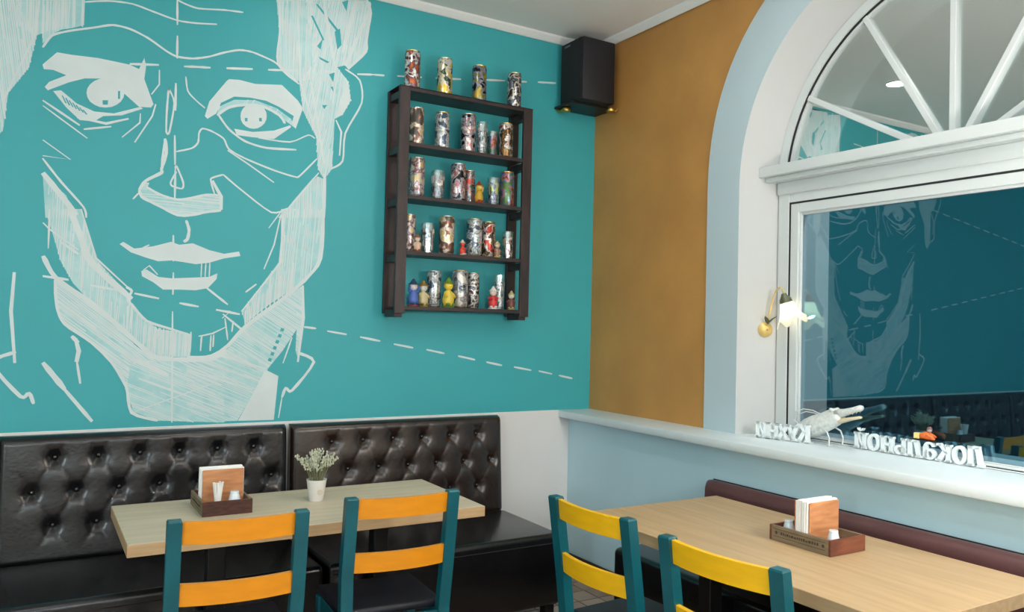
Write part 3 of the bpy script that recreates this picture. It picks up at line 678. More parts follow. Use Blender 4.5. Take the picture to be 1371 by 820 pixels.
# unseen facade lamp above the window, added to brighten the outer reveal
t = thing('facade_fill_lamp', 'added unseen black lantern outside above the arched window, brightening its outer reveal', 'wall lamp', (3.62, WYC, 3.66))
obj('arm', tube([(0, 0, 0), (0.12, 0, 0.05), (0.24, 0, 0.02), (0.26, 0, -0.04)], 0.01, 8), M_black, t, True)
obj('hood', lathe([(0, -0.03), (0.03, -0.035), (0.09, -0.1), (0.088, -0.102), (0.028, -0.045), (0, -0.04)], 20), M_black, t, True).location = (0.26, 0, 0)
ld = bpy.data.lights.new('facade_fill_bulb', 'POINT')
ld.energy = FACADE_FILL_W
ld.color = (0.95, 0.98, 1.0)
ld.shadow_soft_size = 0.04
lo = bpy.data.objects.new('facade_fill_bulb', ld)
lo.location = (0.26, 0, -0.09)
link(lo, t)

# wall sconce on the window reveal
def sconce(base, nrm, tan, label):
    t = thing('wall_sconce', label, 'wall lamp', base)
    n = Vector((nrm[0], nrm[1], 0)).normalized()
    s = Vector((tan[0], tan[1], 0)).normalized()
    up = Vector((0, 0, 1))
    def P(a, b_, c):
        return n * a + s * b_ + up * c
    FR = Matrix((( s.x, up.x, n.x, 0), (s.y, up.y, n.y, 0), (s.z, up.z, n.z, 0), (0, 0, 0, 1)))
    rose = obj('wall_rose', xf(lathe([(0, 0.0), (0.038, 0.0), (0.040, 0.006), (0.032, 0.014), (0.022, 0.022), (0.009, 0.027), (0, 0.028)], 24), FR), M_gold, t, True)
    obj('rose_knob', xf(blob(0, 0, 0.03, 0.006, 0.006, 0.006), FR), M_brass, rose, 'all')
    arm_pts = [P(0.015, 0.0, 0.012), P(0.03, 0.004, 0.05), P(0.042, 0.012, 0.11), P(0.052, 0.020, 0.165), P(0.068, 0.029, 0.205), P(0.092, 0.039, 0.22), P(0.114, 0.043, 0.21), P(0.124, 0.045, 0.186)]
    obj('arm', tube(arm_pts, 0.0042, 8), M_gold, t, True)
    for a, b_ in ((1, 0.03), (-1, 0.026)):
        bm = bmesh.new()
        rows = []
        for i in range(7):
            f = i / 6
            w = 0.011 * math.sin(PI * (0.08 + 0.92 * f) ** 0.8) + 0.0006
            c = P(0.028 + 0.03 * f + (0.012 * f * f if a > 0 else -0.004 * f), 0.004 + a * b_ * f, 0.03 + 0.05 * f - 0.012 * f * f)
            rows.append([bm.verts.new(c + P(-0.3, 0.5 * a, 0.0).normalized() * (w * q) + up * (0.003 * abs(q) + dz)) for q, dz in ((-1, 0), (0, 0), (1, 0), (0, -0.0015))])
        for r0, r1 in zip(rows, rows[1:]):
            for k in range(4):
                bm.faces.new((r0[k], r0[(k + 1) % 4], r1[(k + 1) % 4], r1[k]))
        obj('leaf', bm, M_green, t, True)
    top = P(0.125, 0.045, 0.182)
    ax = (P(0.10, 0.30, -1.0)).normalized()
    u = ax.cross(Vector((0.2, 0.9, 0.1))).normalized(); v = ax.cross(u)
    FR2 = Matrix(((u.x, v.x, ax.x, top.x), (u.y, v.y, ax.y, top.y), (u.z, v.z, ax.z, top.z), (0, 0, 0, 1))) @ Matrix.Diagonal((1.35, 1.35, 1.3, 1))
    obj('shade_holder', xf(lathe([(0.0, -0.004), (0.008, -0.004), (0.013, 0.006), (0.022, 0.02), (0.024, 0.034), (0.0225, 0.034), (0.02, 0.022), (0, 0.01)], 20), FR2), M_green, t, True)
    # scalloped bell shade (flower)
    bm = bmesh.new()
    seg = 40
    prof = [(0.021, 0.024), (0.026, 0.04), (0.031, 0.06), (0.038, 0.08), (0.047, 0.098), (0.058, 0.112)]
    def ringv(off):
        R = []
        for r, z in prof:
            f = (z - 0.024) / 0.088
            R.append([bm.verts.new(FR2 @ Vector(((r + off) * (1 + 0.05 * f * math.cos(5 * th)) * math.cos(th), (r + off) * (1 + 0.05 * f * math.cos(5 * th)) * math.sin(th), z + f ** 3 * 0.014 * math.cos(5 * th)))) for th in [2 * PI * i / seg for i in range(seg)]])
        return R
    Ro, Ri = ringv(0), ringv(-0.002)
    for R in (Ro, Ri):
        for a, c in zip(R, R[1:]):
            for i in range(seg):
                bm.faces.new((a[i], a[(i + 1) % seg], c[(i + 1) % seg], c[i]))
    for i in range(seg):
        bm.faces.new((Ro[-1][i], Ro[-1][(i + 1) % seg], Ri[-1][(i + 1) % seg], Ri[-1][i]))
    obj('lamp_shade', bm, M_shade, t, 'all')
    bulbc = FR2 @ Vector((0, 0, 0.07))
    obj('bulb', xf(lathe([(0, 0.026), (0.008, 0.028), (0.010, 0.04), (0.016, 0.058), (0.018, 0.07), (0.014, 0.082), (0, 0.088)], 16), FR2), M_bulb, t, 'all')
    ld = bpy.data.lights.new('sconce_lamp', 'POINT')
    ld.energy = SCONCE_W
    ld.color = (1.0, 0.86, 0.66)
    ld.shadow_soft_size = 0.03
    lo = bpy.data.objects.new('sconce_lamp', ld)
    lo.location = FR2 @ Vector((0, 0, 0.075))
    link(lo, t)
M_shade = bpy.data.materials.new('frosted_shade')
M_shade.use_nodes = True
_nt = M_shade.node_tree; _nt.nodes.clear()
_tr = _nt.nodes.new('ShaderNodeBsdfTransparent'); _df = _nt.nodes.new('ShaderNodeBsdfTranslucent'); _em = _nt.nodes.new('ShaderNodeEmission')
_tr.inputs[0].default_value = (1, 0.95, 0.85, 1); _df.inputs[0].default_value = (0.95, 0.9, 0.8, 1)
_em.inputs[0].default_value = (1.0, 0.88, 0.66, 1); _em.inputs[1].default_value = 0.2
_mx = _nt.nodes.new('ShaderNodeMixShader'); _mx.inputs[0].default_value = 0.86
_ad = _nt.nodes.new('ShaderNodeAddShader'); _out = _nt.nodes.new('ShaderNodeOutputMaterial')
_nt.links.new(_tr.outputs[0], _mx.inputs[1]); _nt.links.new(_df.outputs[0], _mx.inputs[2])
_nt.links.new(_mx.outputs[0], _ad.inputs[0]); _nt.links.new(_em.outputs[0], _ad.inputs[1]); _nt.links.new(_ad.outputs[0], _out.inputs[0])
M_bulb = emat('bulb_glow', (1.0, 0.9, 0.7, 1), 3.0)
sl = (XG - 0.015 - XB, R_REV - R_IN)
tx, ty = sl[0], sl[1]
tl = math.hypot(tx, ty)
tanv = (tx / tl, ty / tl)
nrmv = (ty / tl, -tx / tl)
bx_ = 3.294
by_ = WYC + R_IN + (bx_ - XB) * (R_REV - R_IN) / sl[0]
sconce((bx_ + nrmv[0] * 0.001, by_ + nrmv[1] * 0.001, 1.555), nrmv, tanv, 'lit brass wall sconce with white flower-shaped glass shade on the window reveal')

# ================================================================ SOFAS
SW = 1.268
def tufted_back(w, h, zb):
    """front sheet of a deep buttoned backrest: heightfield over x in [0,w], z in [0,h]"""
    btn = []
    rows = [(h - 0.10, 0.22), (h - 0.25, 0.31), (h - 0.40, 0.22)]
    for zr, x0 in rows:
        x = x0 - 0.176
        while x < w - 0.05:
            if x > 0.07:
                btn.append((x, zr))
            x += 0.176
    nx, nz = 150, 66
    bm = bmesh.new()
    def hgt(x, z):
        ex = min(x, w - x); ez = min(z, h - z)
        e = 0.0
        r = 0.035
        for q in (ex, ez):
            if q < r:
                e += (1 - math.sqrt(max(0.0, 1 - ((r - q) / r) ** 2))) * 0.034
        d = 0.0
        for bx, bz in btn:
            dx, dz = x - bx, z - bz
            rr = dx * dx + dz * dz
            if rr < 0.02:
                d += 0.021 * math.exp(-rr / 0.0008)
                d += 0.006 * math.exp(-rr / 0.004)
                # creases running diagonally towards the neighbours
                for sx in (-1, 1):
                    for sz in (-1, 1):
                        ux, uz = sx * 0.506, sz * 0.862
                        along = dx * ux + dz * uz
                        if 0 < along < 0.12:
                            perp = dx * uz - dz * ux
                            d += 0.0045 * math.exp(-(perp / 0.009) ** 2) * (1 - along / 0.12)
        lean = 0.045 * z / h
        return 0.062 - e - d - lean
    vs = [[bm.verts.new((w * i / nx, -hgt(w * i / nx, h * j / nz), zb + h * j / nz)) for i in range(nx + 1)] for j in range(nz + 1)]
    for j in range(nz):
        for i in range(nx):
            bm.faces.new((vs[j][i], vs[j][i + 1], vs[j + 1][i + 1], vs[j + 1][i]))
    back = 0.052
    loop = [vs[0][i] for i in range(nx + 1)] + [vs[j][nx] for j in range(1, nz + 1)] + [vs[nz][i] for i in range(nx - 1, -1, -1)] + [vs[j][0] for j in range(nz - 1, 0, -1)]
    bk = [bm.verts.new((v.co.x, back, v.co.z)) for v in loop]
    n = len(loop)
    for i in range(n):
        bm.faces.new((loop[i], bk[i], bk[(i + 1) % n], loop[(i + 1) % n]))
    bm.faces.new(bk)
    pos = [(bx, -hgt(bx, bz) - 0.001, zb + bz) for bx, bz in btn]
    return bm, pos
def make_sofa(m_back, label):
    t = thing('tufted_sofa', label, 'sofa', (0, 0, 0))
    bm, pos = tufted_back(SW, 0.57, 0.43)
    bk = obj('backrest', bm, m_back, t, 'all')
    bk.location = (0, YW - 0.08, 0)
    bb = blob(0, 0, 0, 0.0095, 0.006, 0.0095, None, 10)
    first = None
    for p in pos:
        if first is None:
            first = obj('button', bb, M_button, bk, 'all', p)
        else:
            c = first.copy(); c.location = p; link(c); c.parent = bk
    # seat: slightly sagging cushion over a padded base
    bm = bmesh.new()
    b2 = box(0.0, SW, 3.50, YW - 0.142, 0.075, 0.452, 0.028, 4)
    merge(bm, b2)
    obj('seat', bm, M_leather, t, 'all' if False else True)
    obj('seat_seam', tube([(0.02, 3.4995, 0.405), (SW - 0.02, 3.4995, 0.405)], 0.0025, 6), M_button, t)
    for x in (0.05, SW - 0.05):
        for y in (3.56, 4.05):
            obj('foot', box(x - 0.028, x + 0.028, y - 0.028, y + 0.028, 0.0, 0.0755, 0.003), M_black, t)
    return t
sofa = make_sofa(M_leather2, 'buttoned dark leather sofa next to the pale wall corner, under the rack of cans')
sofa.location = (1.18, 0, 0)
labels = ['buttoned black leather sofa behind the wooden caddy, adjoining the sofa by the wall corner', 'buttoned black leather sofa standing away from the tables along the teal wall', 'last buttoned black leather sofa of the row, farthest from the window']
for k, lab in enumerate(labels):
    c = copy_tree(sofa)
    c.location = (1.18 - (SW + 0.022) * (k + 1), 0, 0)
    c['label'] = lab
    if k == 0:
        sofa_mat = M_leather
    for ch in c.children:
        if ch.name.startswith('backrest'):
            if k == 0:
                me2 = ch.data.copy(); me2.materials[0] = M_leather
            ch.data = me2

# bench along the window wall
t = thing('window_bench', 'low dark leather bench with maroon padded back under the window ledge', 'bench')
BY0, BY1 = 0.3, 3.18
obj('seat', box(2.53, 2.885, BY0, BY1, 0.08, 0.45, 0.03, 4), M_leather, t, True)
bm = bmesh.new()
prof = []
for i in range(13):
    a = PI * i / 12
    prof.append((2.94 - 0.048 * math.cos(a), 0.752 + 0.048 * math.sin(a)))
prof = [(2.872, 0.42)] + prof + [(2.988, 0.42)]
yy = [BY0 + (2.955 - BY0) * i / 60 for i in range(61)]
rings = []
for i, y in enumerate(yy):
    e = min(y - yy[0], yy[-1] - y)
    s = 1.0 if e > 0.04 else 0.55 + 0.45 * math.sqrt(max(0, 1 - ((0.04 - e) / 0.04) ** 2))
    w = 0.003 * math.sin(y * 23) * math.sin(y * 7.1)
    rings.append([bm.verts.new((2.988 + (x - 2.988) * s + (w if 0 < k < 8 else 0), y, 0.42 + (z - 0.42) * (0.94 + 0.06 * s))) for k, (x, z) in enumerate(prof)])
for a, c in zip(rings, rings[1:]):
    for k in range(len(prof)):
        bm.faces.new((a[k], a[(k + 1) % len(prof)], c[(k + 1) % len(prof)], c[k]))
bm.faces.new(rings[0][::-1]); bm.faces.new(rings[-1])
obj('backrest', bm, M_bench, t, True)
obj('piping', tube([(2.958, BY0 + 0.05, 0.7985), (2.958, 2.92, 0.7985)], 0.004, 6), M_leather, t)
for y in (BY0 + 0.1, 2.06, BY1 - 0.06):
    for x in (2.62, 2.83):
        obj('foot', box(x - 0.028, x + 0.028, y - 0.028, y + 0.028, 0, 0.0805, 0.003), M_black, t)

# ================================================================ TABLES
def table(x0, x1, y0, y1, along_x, label, mtop, medge):
    t = thing('dining_table', label, 'table', ((x0 + x1) / 2, (y0 + y1) / 2, 0))
    hx, hy = (x1 - x0) / 2, (y1 - y0) / 2
    obj('tabletop', box(-hx + 0.001, hx - 0.001, -hy + 0.001, hy - 0.001, 0.7065, 0.75, 0.0015), mtop, t)
    bm = bmesh.new()
    box(-hx, hx, -hy, -hy + 0.002, 0.7055, 0.7485, 0, 1, bm)
    box(-hx, hx, hy - 0.002, hy, 0.7055, 0.7485, 0, 1, bm)
    box(-hx, -hx + 0.002, -hy + 0.002, hy - 0.002, 0.7055, 0.7485, 0, 1, bm)
    box(hx - 0.002, hx, -hy + 0.002, hy - 0.002, 0.7055, 0.7485, 0, 1, bm)
    obj('edge_band', bm, medge, t)
    for s in (-1, 1):
        cx, cy = (s * (hx - 0.36), 0) if along_x else (0, s * (hy - 0.36))
        obj('pedestal', box(cx - 0.035, cx + 0.035, cy - 0.035, cy + 0.035, 0.0095, 0.7, 0.004), M_black, t)
        fx, fy = (0.27, 0.11) if along_x else (0.11, 0.27)
        obj('base_plate', box(cx - fx, cx + fx, cy - fy, cy + fy, 0.0, 0.01, 0.003), M_black, t)
        obj('mount_plate', box(cx - 0.15, cx + 0.15, cy - 0.15, cy + 0.15, 0.6995, 0.7065), M_black, t)
    return t
table(0.31, 1.735, 3.08, 3.745, True, 'oak table in cool-lit colour standing in front of the buttoned sofas', M_oak, M_edge)
table(2.07, 2.855, 1.32, 2.80, False, 'oak table in warm-lit colour beside the window bench', M_oak2, M_edge2)

# ================================================================ CHAIRS
CHW = 0.40      # between post centres
def make_chair(m_rail, label):
    """local frame: sitter looks along +y, back posts at y=0 (at seat height y=+0.055), origin under the back"""
    t = thing('dining_chair', label, 'chair', group='painted chairs')
    H = 0.905
    for s in (-1, 1):
        bm = bmesh.new()
        secs = []
        for z, y, w in ((0.0, 0.035, 0.017), (0.44, 0.06, 0.0225), (0.60, 0.045, 0.0225), (H - 0.006, 0.0, 0.0225), (H, 0.0, 0.0195)):
            hw = w
            cx = s * (CHW / 2 - (0.006 if z < 0.5 else 0))
            secs.append([bm.verts.new((cx + a * hw, y + c * hw * 0.9, z)) for a, c in ((-1, -1), (1, -1), (1, 1), (-1, 1))])
        for a, c in zip(secs, secs[1:]):
            for k in range(4):
                bm.faces.new((a[k], a[(k + 1) % 4], c[(k + 1) % 4], c[k]))
        bm.faces.new(secs[0][::-1]); bm.faces.new(secs[-1])
        obj('back_post', bm, M_chair, t)
        obj('front_leg', box(s * 0.19 - 0.021, s * 0.19 + 0.021, 0.385, 0.427, 0.0, 0.4285, 0.003), M_chair, t)
        obj('side_rail', box(s * 0.19 - 0.011, s * 0.19 + 0.011, 0.08, 0.386, 0.37, 0.428, 0.002), M_chair, t)
        obj('stretcher', box(s * 0.19 - 0.01, s * 0.19 + 0.01, 0.06, 0.386, 0.18, 0.21, 0.002), M_chair, t)
    obj('front_rail', box(-0.17, 0.17, 0.396, 0.416, 0.37, 0.428, 0.002), M_chair, t)
    obj('rear_rail', box(-0.175, 0.175, 0.05, 0.07, 0.37, 0.428, 0.002), M_chair, t)
    def slat(z0, z1, y0_, name):
        bm = bmesh.new()
        n = 16
        secs = []
        hw = CHW / 2 - 0.0205
        for i in range(n + 1):
            x = -hw + 2 * hw * i / n
            bow = -0.026 * (1 - (x / hw) ** 2)
            lean = (z1 - z0) * 0.12
            secs.append([bm.verts.new(c) for c in ((x, y0_ + bow - 0.009, z0), (x, y0_ + bow + 0.009, z0), (x, y0_ + bow + 0.009 - lean, z1), (x, y0_ + bow - 0.009 - lean, z1))])
        for a, c in zip(secs, secs[1:]):
            for k in range(4):
                bm.faces.new((a[k], a[(k + 1) % 4], c[(k + 1) % 4], c[k]))
        bm.faces.new(secs[0]); bm.faces.new(secs[-1][::-1])
        bmesh.ops.bevel(bm, geom=[e for e in bm.edges if len(e.link_faces) == 2 and e.calc_face_angle(0) > 1.0], offset=0.002, segments=1, affect='EDGES')
        obj(name, bm, m_rail, t, True)
    slat(H - 0.082, H - 0.008, 0.012, 'top_slat')
    slat(H - 0.285, H - 0.212, 0.036, 'middle_slat')
    # padded seat
    obj('seat', box(-0.205, 0.205, 0.085, 0.44, 0.4285, 0.462, 0.012, 3), M_navy, t, True)
    return t
def place_chair(a, b_, m_rail, label):
    ax, ay = a; bx, by = b_
    c = make_chair(m_rail, label)
    c.location = ((ax + bx) / 2, (ay + by) / 2, 0)
    c.rotation_euler = (0, 0, math.atan2(by - ay, bx - ax))
    return c
place_chair((0.411, 2.725), (0.804, 2.698), M_orange, 'teal chair with two orange slats in front of the wooden caddy on the sofa table')
place_chair((1.021, 2.801), (1.418, 2.779), M_orange, 'teal chair with two orange slats at the sofa table, nearer the window wall')
place_chair((1.727, 2.517), (1.75, 2.12), M_yellow, 'teal chair with two lemon yellow slats at the table corner closest to the sofas')
place_chair((1.718, 1.891), (1.763, 1.487), M_yellow, 'teal chair with two lemon yellow slats beside the window-bench table, opposite its caddy')

# ================================================================ SHELF RACK AND ITS COLLECTION
SX0, SX1, SY0, SY1 = 1.692, 2.556, 4.062, 4.246
SHELF_Z = [2.855, 2.548, 2.256, 1.945, 1.64]
t = thing('wall_shelf', 'dark stained wooden ladder-sided rack hung on the teal wall', 'shelf', ((SX0 + SX1) / 2, SY1, 1.598))
def rel(bm):
    return xf(bm, T(-(SX0 + SX1) / 2, -SY1, -1.598))
for x0, x1 in ((SX0, SX0 + 0.062), (SX1 - 0.062, SX1)):
    obj('front_post', rel(box(x0, x1, SY0, SY0 + 0.022, 1.598, 2.855, 0.002)), M_dwood, t)
    obj('back_post', rel(box(x0, x1, SY1 - 0.022, SY1, 1.598, 2.855, 0.002)), M_dwood, t)
    for z in SHELF_Z:
        obj('cross_piece', rel(box(x0 + 0.008, x1 - 0.008, SY0 + 0.022, SY1 - 0.022, z - 0.062, z - 0.0225, 0.002)), M_dwood, t)
for k, z in enumerate(SHELF_Z):
    if k == 0:
        obj('shelf_board', rel(box(SX0, SX1, SY0 - 0.002, SY1, z, z + 0.001)), M_dwood2, t)
    obj('shelf_board', rel(box(SX0 + 0.0625, SX1 - 0.0625, SY0 + 0.003, SY1 - 0.001, z - 0.022, z, 0.0015)), M_dwood2, t)
    for x0 in (SX0 + 0.062, ):
        pass

K = rgb(24, 22, 24); W_ = rgb(226, 224, 216); SIL = rgb(176, 184, 192)
PM = {
    'dark_red': print_mat('print_dark_red', [K, rgb(96, 44, 40), W_, rgb(70, 60, 90), rgb(180, 96, 50)]),
    'green_black': print_mat('print_green_black', [K, rgb(70, 104, 70), K, W_, rgb(220, 186, 70)]),
    'olive_gold': print_mat('print_olive_gold', [rgb(160, 120, 60), rgb(196, 160, 70), rgb(112, 116, 50), rgb(150, 150, 176), K]),
    'grey_black': print_mat('print_grey_black', [K, rgb(120, 124, 136), K, W_, rgb(70, 40, 36)]),
    'cream_gold': print_mat('print_cream_gold', [W_, rgb(214, 186, 110), W_, rgb(150, 90, 70), rgb(90, 90, 84)]),
    'silver': print_mat('print_silver', [SIL, rgb(222, 226, 228), rgb(120, 132, 142), W_, rgb(76, 92, 110)]),
    'purple_silver': print_mat('print_purple_silver', [rgb(120, 96, 130), W_, rgb(160, 80, 80), SIL, K]),
    'red_silver': print_mat('print_red_silver', [rgb(190, 60, 54), W_, rgb(120, 44, 46), SIL, rgb(214, 190, 140)]),
    'blue_white': print_mat('print_blue_white', [rgb(70, 96, 170), W_, rgb(50, 70, 120), SIL, rgb(190, 200, 90)]),
    'white_black': print_mat('print_white_black', [W_, K, SIL, rgb(130, 120, 120), W_]),
    'brown_gold': print_mat('print_brown_gold', [rgb(66, 44, 36), rgb(150, 110, 60), K, W_, rgb(170, 60, 50)]),
    'gold_multi': print_mat('print_gold_multi', [rgb(176, 160, 80), rgb(96, 70, 40), rgb(200, 120, 110), rgb(110, 130, 180), rgb(90, 120, 60)]),
    'teal_black': print_mat('print_teal_black', [rgb(60, 110, 116), W_, K, rgb(150, 160, 160), rgb(190, 80, 70)]),
}
G_CAN, G_GLS, G_FIG = 'collectible cans on the wall shelf', 'small printed glasses on the wall shelf', 'small toy figurines on the wall shelf'
def can(x, y, z, r, h, pm, gold, label):
    t = thing('drink_can', label, 'can', (x, y, z), random.uniform(0, 6.28), G_CAN)
    rim = M_gtin if gold else M_tin
    obj('body', lathe([(0, 0.004), (r * 0.82, 0.0), (r * 0.86, 0.003), (r, 0.016), (r, h - 0.016), (r * 0.9, h - 0.004)], 22), PM[pm], t, True)
    obj('rim', lathe([(r * 0.9, h - 0.005), (r * 0.93, h - 0.002), (r * 0.93, h), (r * 0.86, h), (r * 0.84, h - 0.006), (0, h - 0.006)], 22), rim, t, True)
    obj('base_rim', lathe([(r * 0.80, 0.0004), (r * 0.885, 0.0002), (r * 0.93, 0.006), (r * 0.90, 0.008)], 22), rim, t, True)
def glass(x, y, z, r, h, pm, label):
    t = thing('printed_glass', label, 'glass', (x, y, z), random.uniform(0, 6.28), G_GLS)
    obj('vessel', lathe([(0, 0.0), (r * 0.8, 0.0), (r, h), (r - 0.0025, h), (r * 0.8 - 0.003, 0.008), (0, 0.008)], 22), M_tglass, t, True)
    bm = bmesh.new()
    n = 26
    rows = []
    for j in range(6):
        zz = 0.014 + (h * 0.8 - 0.014) * j / 5
        rr = r * (0.8 + 0.2 * zz / h) + 0.0006
        rows.append([bm.verts.new((rr * math.cos(2 * PI * i / n), rr * math.sin(2 * PI * i / n), zz)) for i in range(n)])
    for j in range(5):
        for i in range(n):
            if (math.sin(i * 2.3 + j * 1.7) + math.sin(i * 0.9 - j)) > -0.55:
                bm.faces.new((rows[j][i], rows[j][(i + 1) % n], rows[j + 1][(i + 1) % n], rows[j + 1][i]))
    obj('print', bm, PM[pm], t)
def fig(x, y, z, h, c_body, c_head, c_hat, label, kind=0, rot=None, c_base=None):
    t = thing('toy_figurine', label, 'figurine', (x, y, z), random.uniform(-0.7, 0.7) if rot is None else rot, G_FIG)
    def m(c, tagc):
        return mat('toy_%d_%d_%d' % c, rgb(*c), 0.35)
    base = obj('base', lathe([(0, 0), (0.2 * h, 0), (0.205 * h, 0.02 * h), (0.18 * h, 0.06 * h), (0, 0.06 * h)], 16), m(c_base or c_hat, 0), t, True)
    bm = lathe([(0, 0.055 * h), (0.15 * h, 0.06 * h), (0.19 * h, 0.16 * h), (0.2 * h, 0.28 * h), (0.16 * h, 0.42 * h), (0.11 * h, 0.52 * h), (0.075 * h, 0.58 * h), (0, 0.6 * h)], 14)
    obj('body', bm, m(c_body, 1), t, True)
    for s in (-1, 1):
        if kind == 0:
            pts = [(s * 0.1 * h, 0, 0.5 * h), (s * 0.17 * h, -0.05 * h, 0.42 * h), (s * 0.18 * h, -0.14 * h, 0.34 * h)]
        elif kind == 1:
            pts = [(s * 0.1 * h, 0, 0.5 * h), (s * 0.18 * h, -0.04 * h, 0.56 * h), (s * 0.19 * h, -0.08 * h, 0.74 * h)]
        else:
            pts = [(s * 0.1 * h, 0, 0.5 * h), (s * 0.2 * h, -0.08 * h, 0.46 * h), (s * 0.08 * h, -0.2 * h, 0.42 * h)]
        obj('arm', tube(pts, [0.055 * h, 0.05 * h, 0.045 * h], 8), m(c_body, 2), t, True)
        obj('shoe', blob(s * 0.1 * h, -0.14 * h, 0.095 * h, 0.075 * h, 0.12 * h, 0.045 * h), m(c_hat, 3), t, 'all')
    hd = obj('head', blob(0, -0.01 * h, 0.72 * h, 0.16 * h, 0.15 * h, 0.16 * h), m(c_head, 4), t, 'all')
    obj('hat', xf(lathe([(0, 0.28 * h), (0.03 * h, 0.27 * h), (0.1 * h, 0.16 * h), (0.145 * h, 0.1 * h), (0.2 * h, 0.07 * h), (0.2 * h, 0.055 * h), (0, 0.07 * h)], 14), T(0, 0, 0.72 * h)), m(c_hat, 5), t, True)
    obj('nose', blob(0, -0.165 * h, 0.71 * h, 0.03 * h, 0.03 * h, 0.028 * h, None, 8), m(c_head, 6), hd, 'all')

z0, z1, z2, z3, z4 = [z + 0.0006 for z in SHELF_Z]
z0 += 0.001
# on top of the rack
can(1.79, 4.13, z0, 0.044, 0.218, 'dark_red', True, 'dark red and black printed can standing on top of the rack')
can(1.992, 4.13, z0, 0.044, 0.214, 'green_black', False, 'green and black printed can standing on top of the rack')
can(2.218, 4.13, z0, 0.043, 0.214, 'olive_gold', True, 'olive and gold printed can standing on top of the rack')
can(2.46, 4.13, z0, 0.043, 0.214, 'grey_black', True, 'grey and black printed can on top of the rack, closest to the loudspeaker')
# first shelf
can(1.828, 4.14, z1, 0.042, 0.212, 'cream_gold', False, 'cream and gold can on the upper shelf, against the post nearer the mural face')
can(1.99, 4.14, z1, 0.042, 0.212, 'silver', True, 'silver can standing alone on the upper shelf below the green can')
can(2.156, 4.135, z1, 0.044, 0.226, 'purple_silver', False, 'tall purple and silver can on the upper shelf beside a slim glass')
glass(2.24, 4.12, z1, 0.034, 0.19, 'silver', 'slim silver printed glass beside the purple can on the upper shelf')
glass(2.322, 4.14, z1, 0.032, 0.15, 'gold_multi', 'small yellow printed glass beside the corner can on the upper shelf')
can(2.415, 4.14, z1, 0.042, 0.212, 'brown_gold', True, 'brown and gold can at the ochre wall end of the upper shelf')
# second shelf
can(1.838, 4.14, z2, 0.045, 0.222, 'red_silver', False, 'red and silver can on the second shelf, against the post nearer the mural face')
glass(1.97, 4.14, z2, 0.041, 0.165, 'white_black', 'wide black and white printed glass between two cans on the second shelf')
can(2.095, 4.13, z2, 0.044, 0.218, 'purple_silver', False, 'pale purple silver can behind the yellow figurine on the second shelf')
can(2.186, 4.17, z2, 0.038, 0.195, 'teal_black', False, 'slim teal and white can right behind the yellow figurine')
fig(2.215, 4.095, z2, 0.13, (196, 150, 40), (222, 196, 90), (150, 60, 36), 'yellow toy figurine with red hat on the second shelf', 1)
glass(2.337, 4.14, z2, 0.039, 0.165, 'blue_white', 'blue and white printed glass on the second shelf')
can(2.432, 4.14, z2, 0.042, 0.212, 'gold_multi', True, 'gold multicoloured can at the ochre wall end of the second shelf')
# third shelf
can(1.806, 4.16, z3, 0.04, 0.212, 'red_silver', False, 'red and silver can on the third shelf, half hidden by the rack post')
fig(1.83, 4.09, z3, 0.10, (206, 176, 150), (226, 206, 186), (150, 84, 60), 'small beige toy figurine next to the half hidden red can', 0)
glass(1.915, 4.14, z3, 0.04, 0.17, 'white_black', 'clear glass with red and white print behind the slim toy on the third shelf')
can(2.035, 4.14, z3, 0.045, 0.22, 'cream_gold', False, 'cream can with yellow print on the third shelf beside the red toy')
fig(2.124, 4.11, z3, 0.092, (214, 70, 54), (214, 84, 60), (226, 210, 196), 'small red toy figurine between two cans on the third shelf', 2)
can(2.215, 4.14, z3, 0.046, 0.22, 'silver', True, 'blue-grey silver can on the third shelf, next to the brown can')
can(2.315, 4.15, z3, 0.042, 0.212, 'brown_gold', True, 'brown and gold can behind a small toy on the third shelf')
fig(2.345, 4.09, z3, 0.10, (150, 110, 90), (226, 200, 180), (190, 176, 120), 'small brown toy figurine in front of the brown can on the third shelf', 0)
glass(2.445, 4.14, z3, 0.034, 0.165, 'red_silver', 'slim glass with red print at the ochre wall end of the third shelf')
# bottom shelf
fig(1.822, 4.11, z4, 0.155, (76, 104, 176), (226, 210, 206), (40, 70, 96), 'blue toy figurine with dark cap on the bottom shelf', 1, 0.1, (150, 70, 76))
fig(1.896, 4.14, z4, 0.15, (200, 184, 140), (226, 224, 210), (150, 120, 60), 'beige toy figurine with wide hat on the bottom shelf', 0)
can(1.974, 4.165, z4, 0.041, 0.208, 'silver', False, 'plain silver can behind the green and yellow toy on the bottom shelf')
fig(2.03, 4.09, z4, 0.172, (214, 190, 70), (236, 206, 70), (96, 130, 44), 'green and yellow toy figurine on the bottom shelf', 0, 0.2, (90, 120, 40))
can(2.130, 4.14, z4, 0.046, 0.218, 'white_black', True, 'black and white can with red touches in the middle of the bottom shelf')
can(2.222, 4.15, z4, 0.036, 0.208, 'grey_black', False, 'slim grey and black can in the middle of the bottom shelf')
fig(2.330, 4.10, z4, 0.135, (200, 50, 50), (232, 214, 206), (226, 222, 216), 'red and white toy figurine beside a clear glass on the bottom shelf', 2)
glass(2.392, 4.14, z4, 0.034, 0.205, 'silver', 'tall clear glass with silver print on the bottom shelf')
fig(2.468, 4.12, z4, 0.115, (110, 64, 56), (222, 214, 200), (176, 168, 120), 'tiny brown toy figurine on the bottom shelf at its ochre wall end', 0)

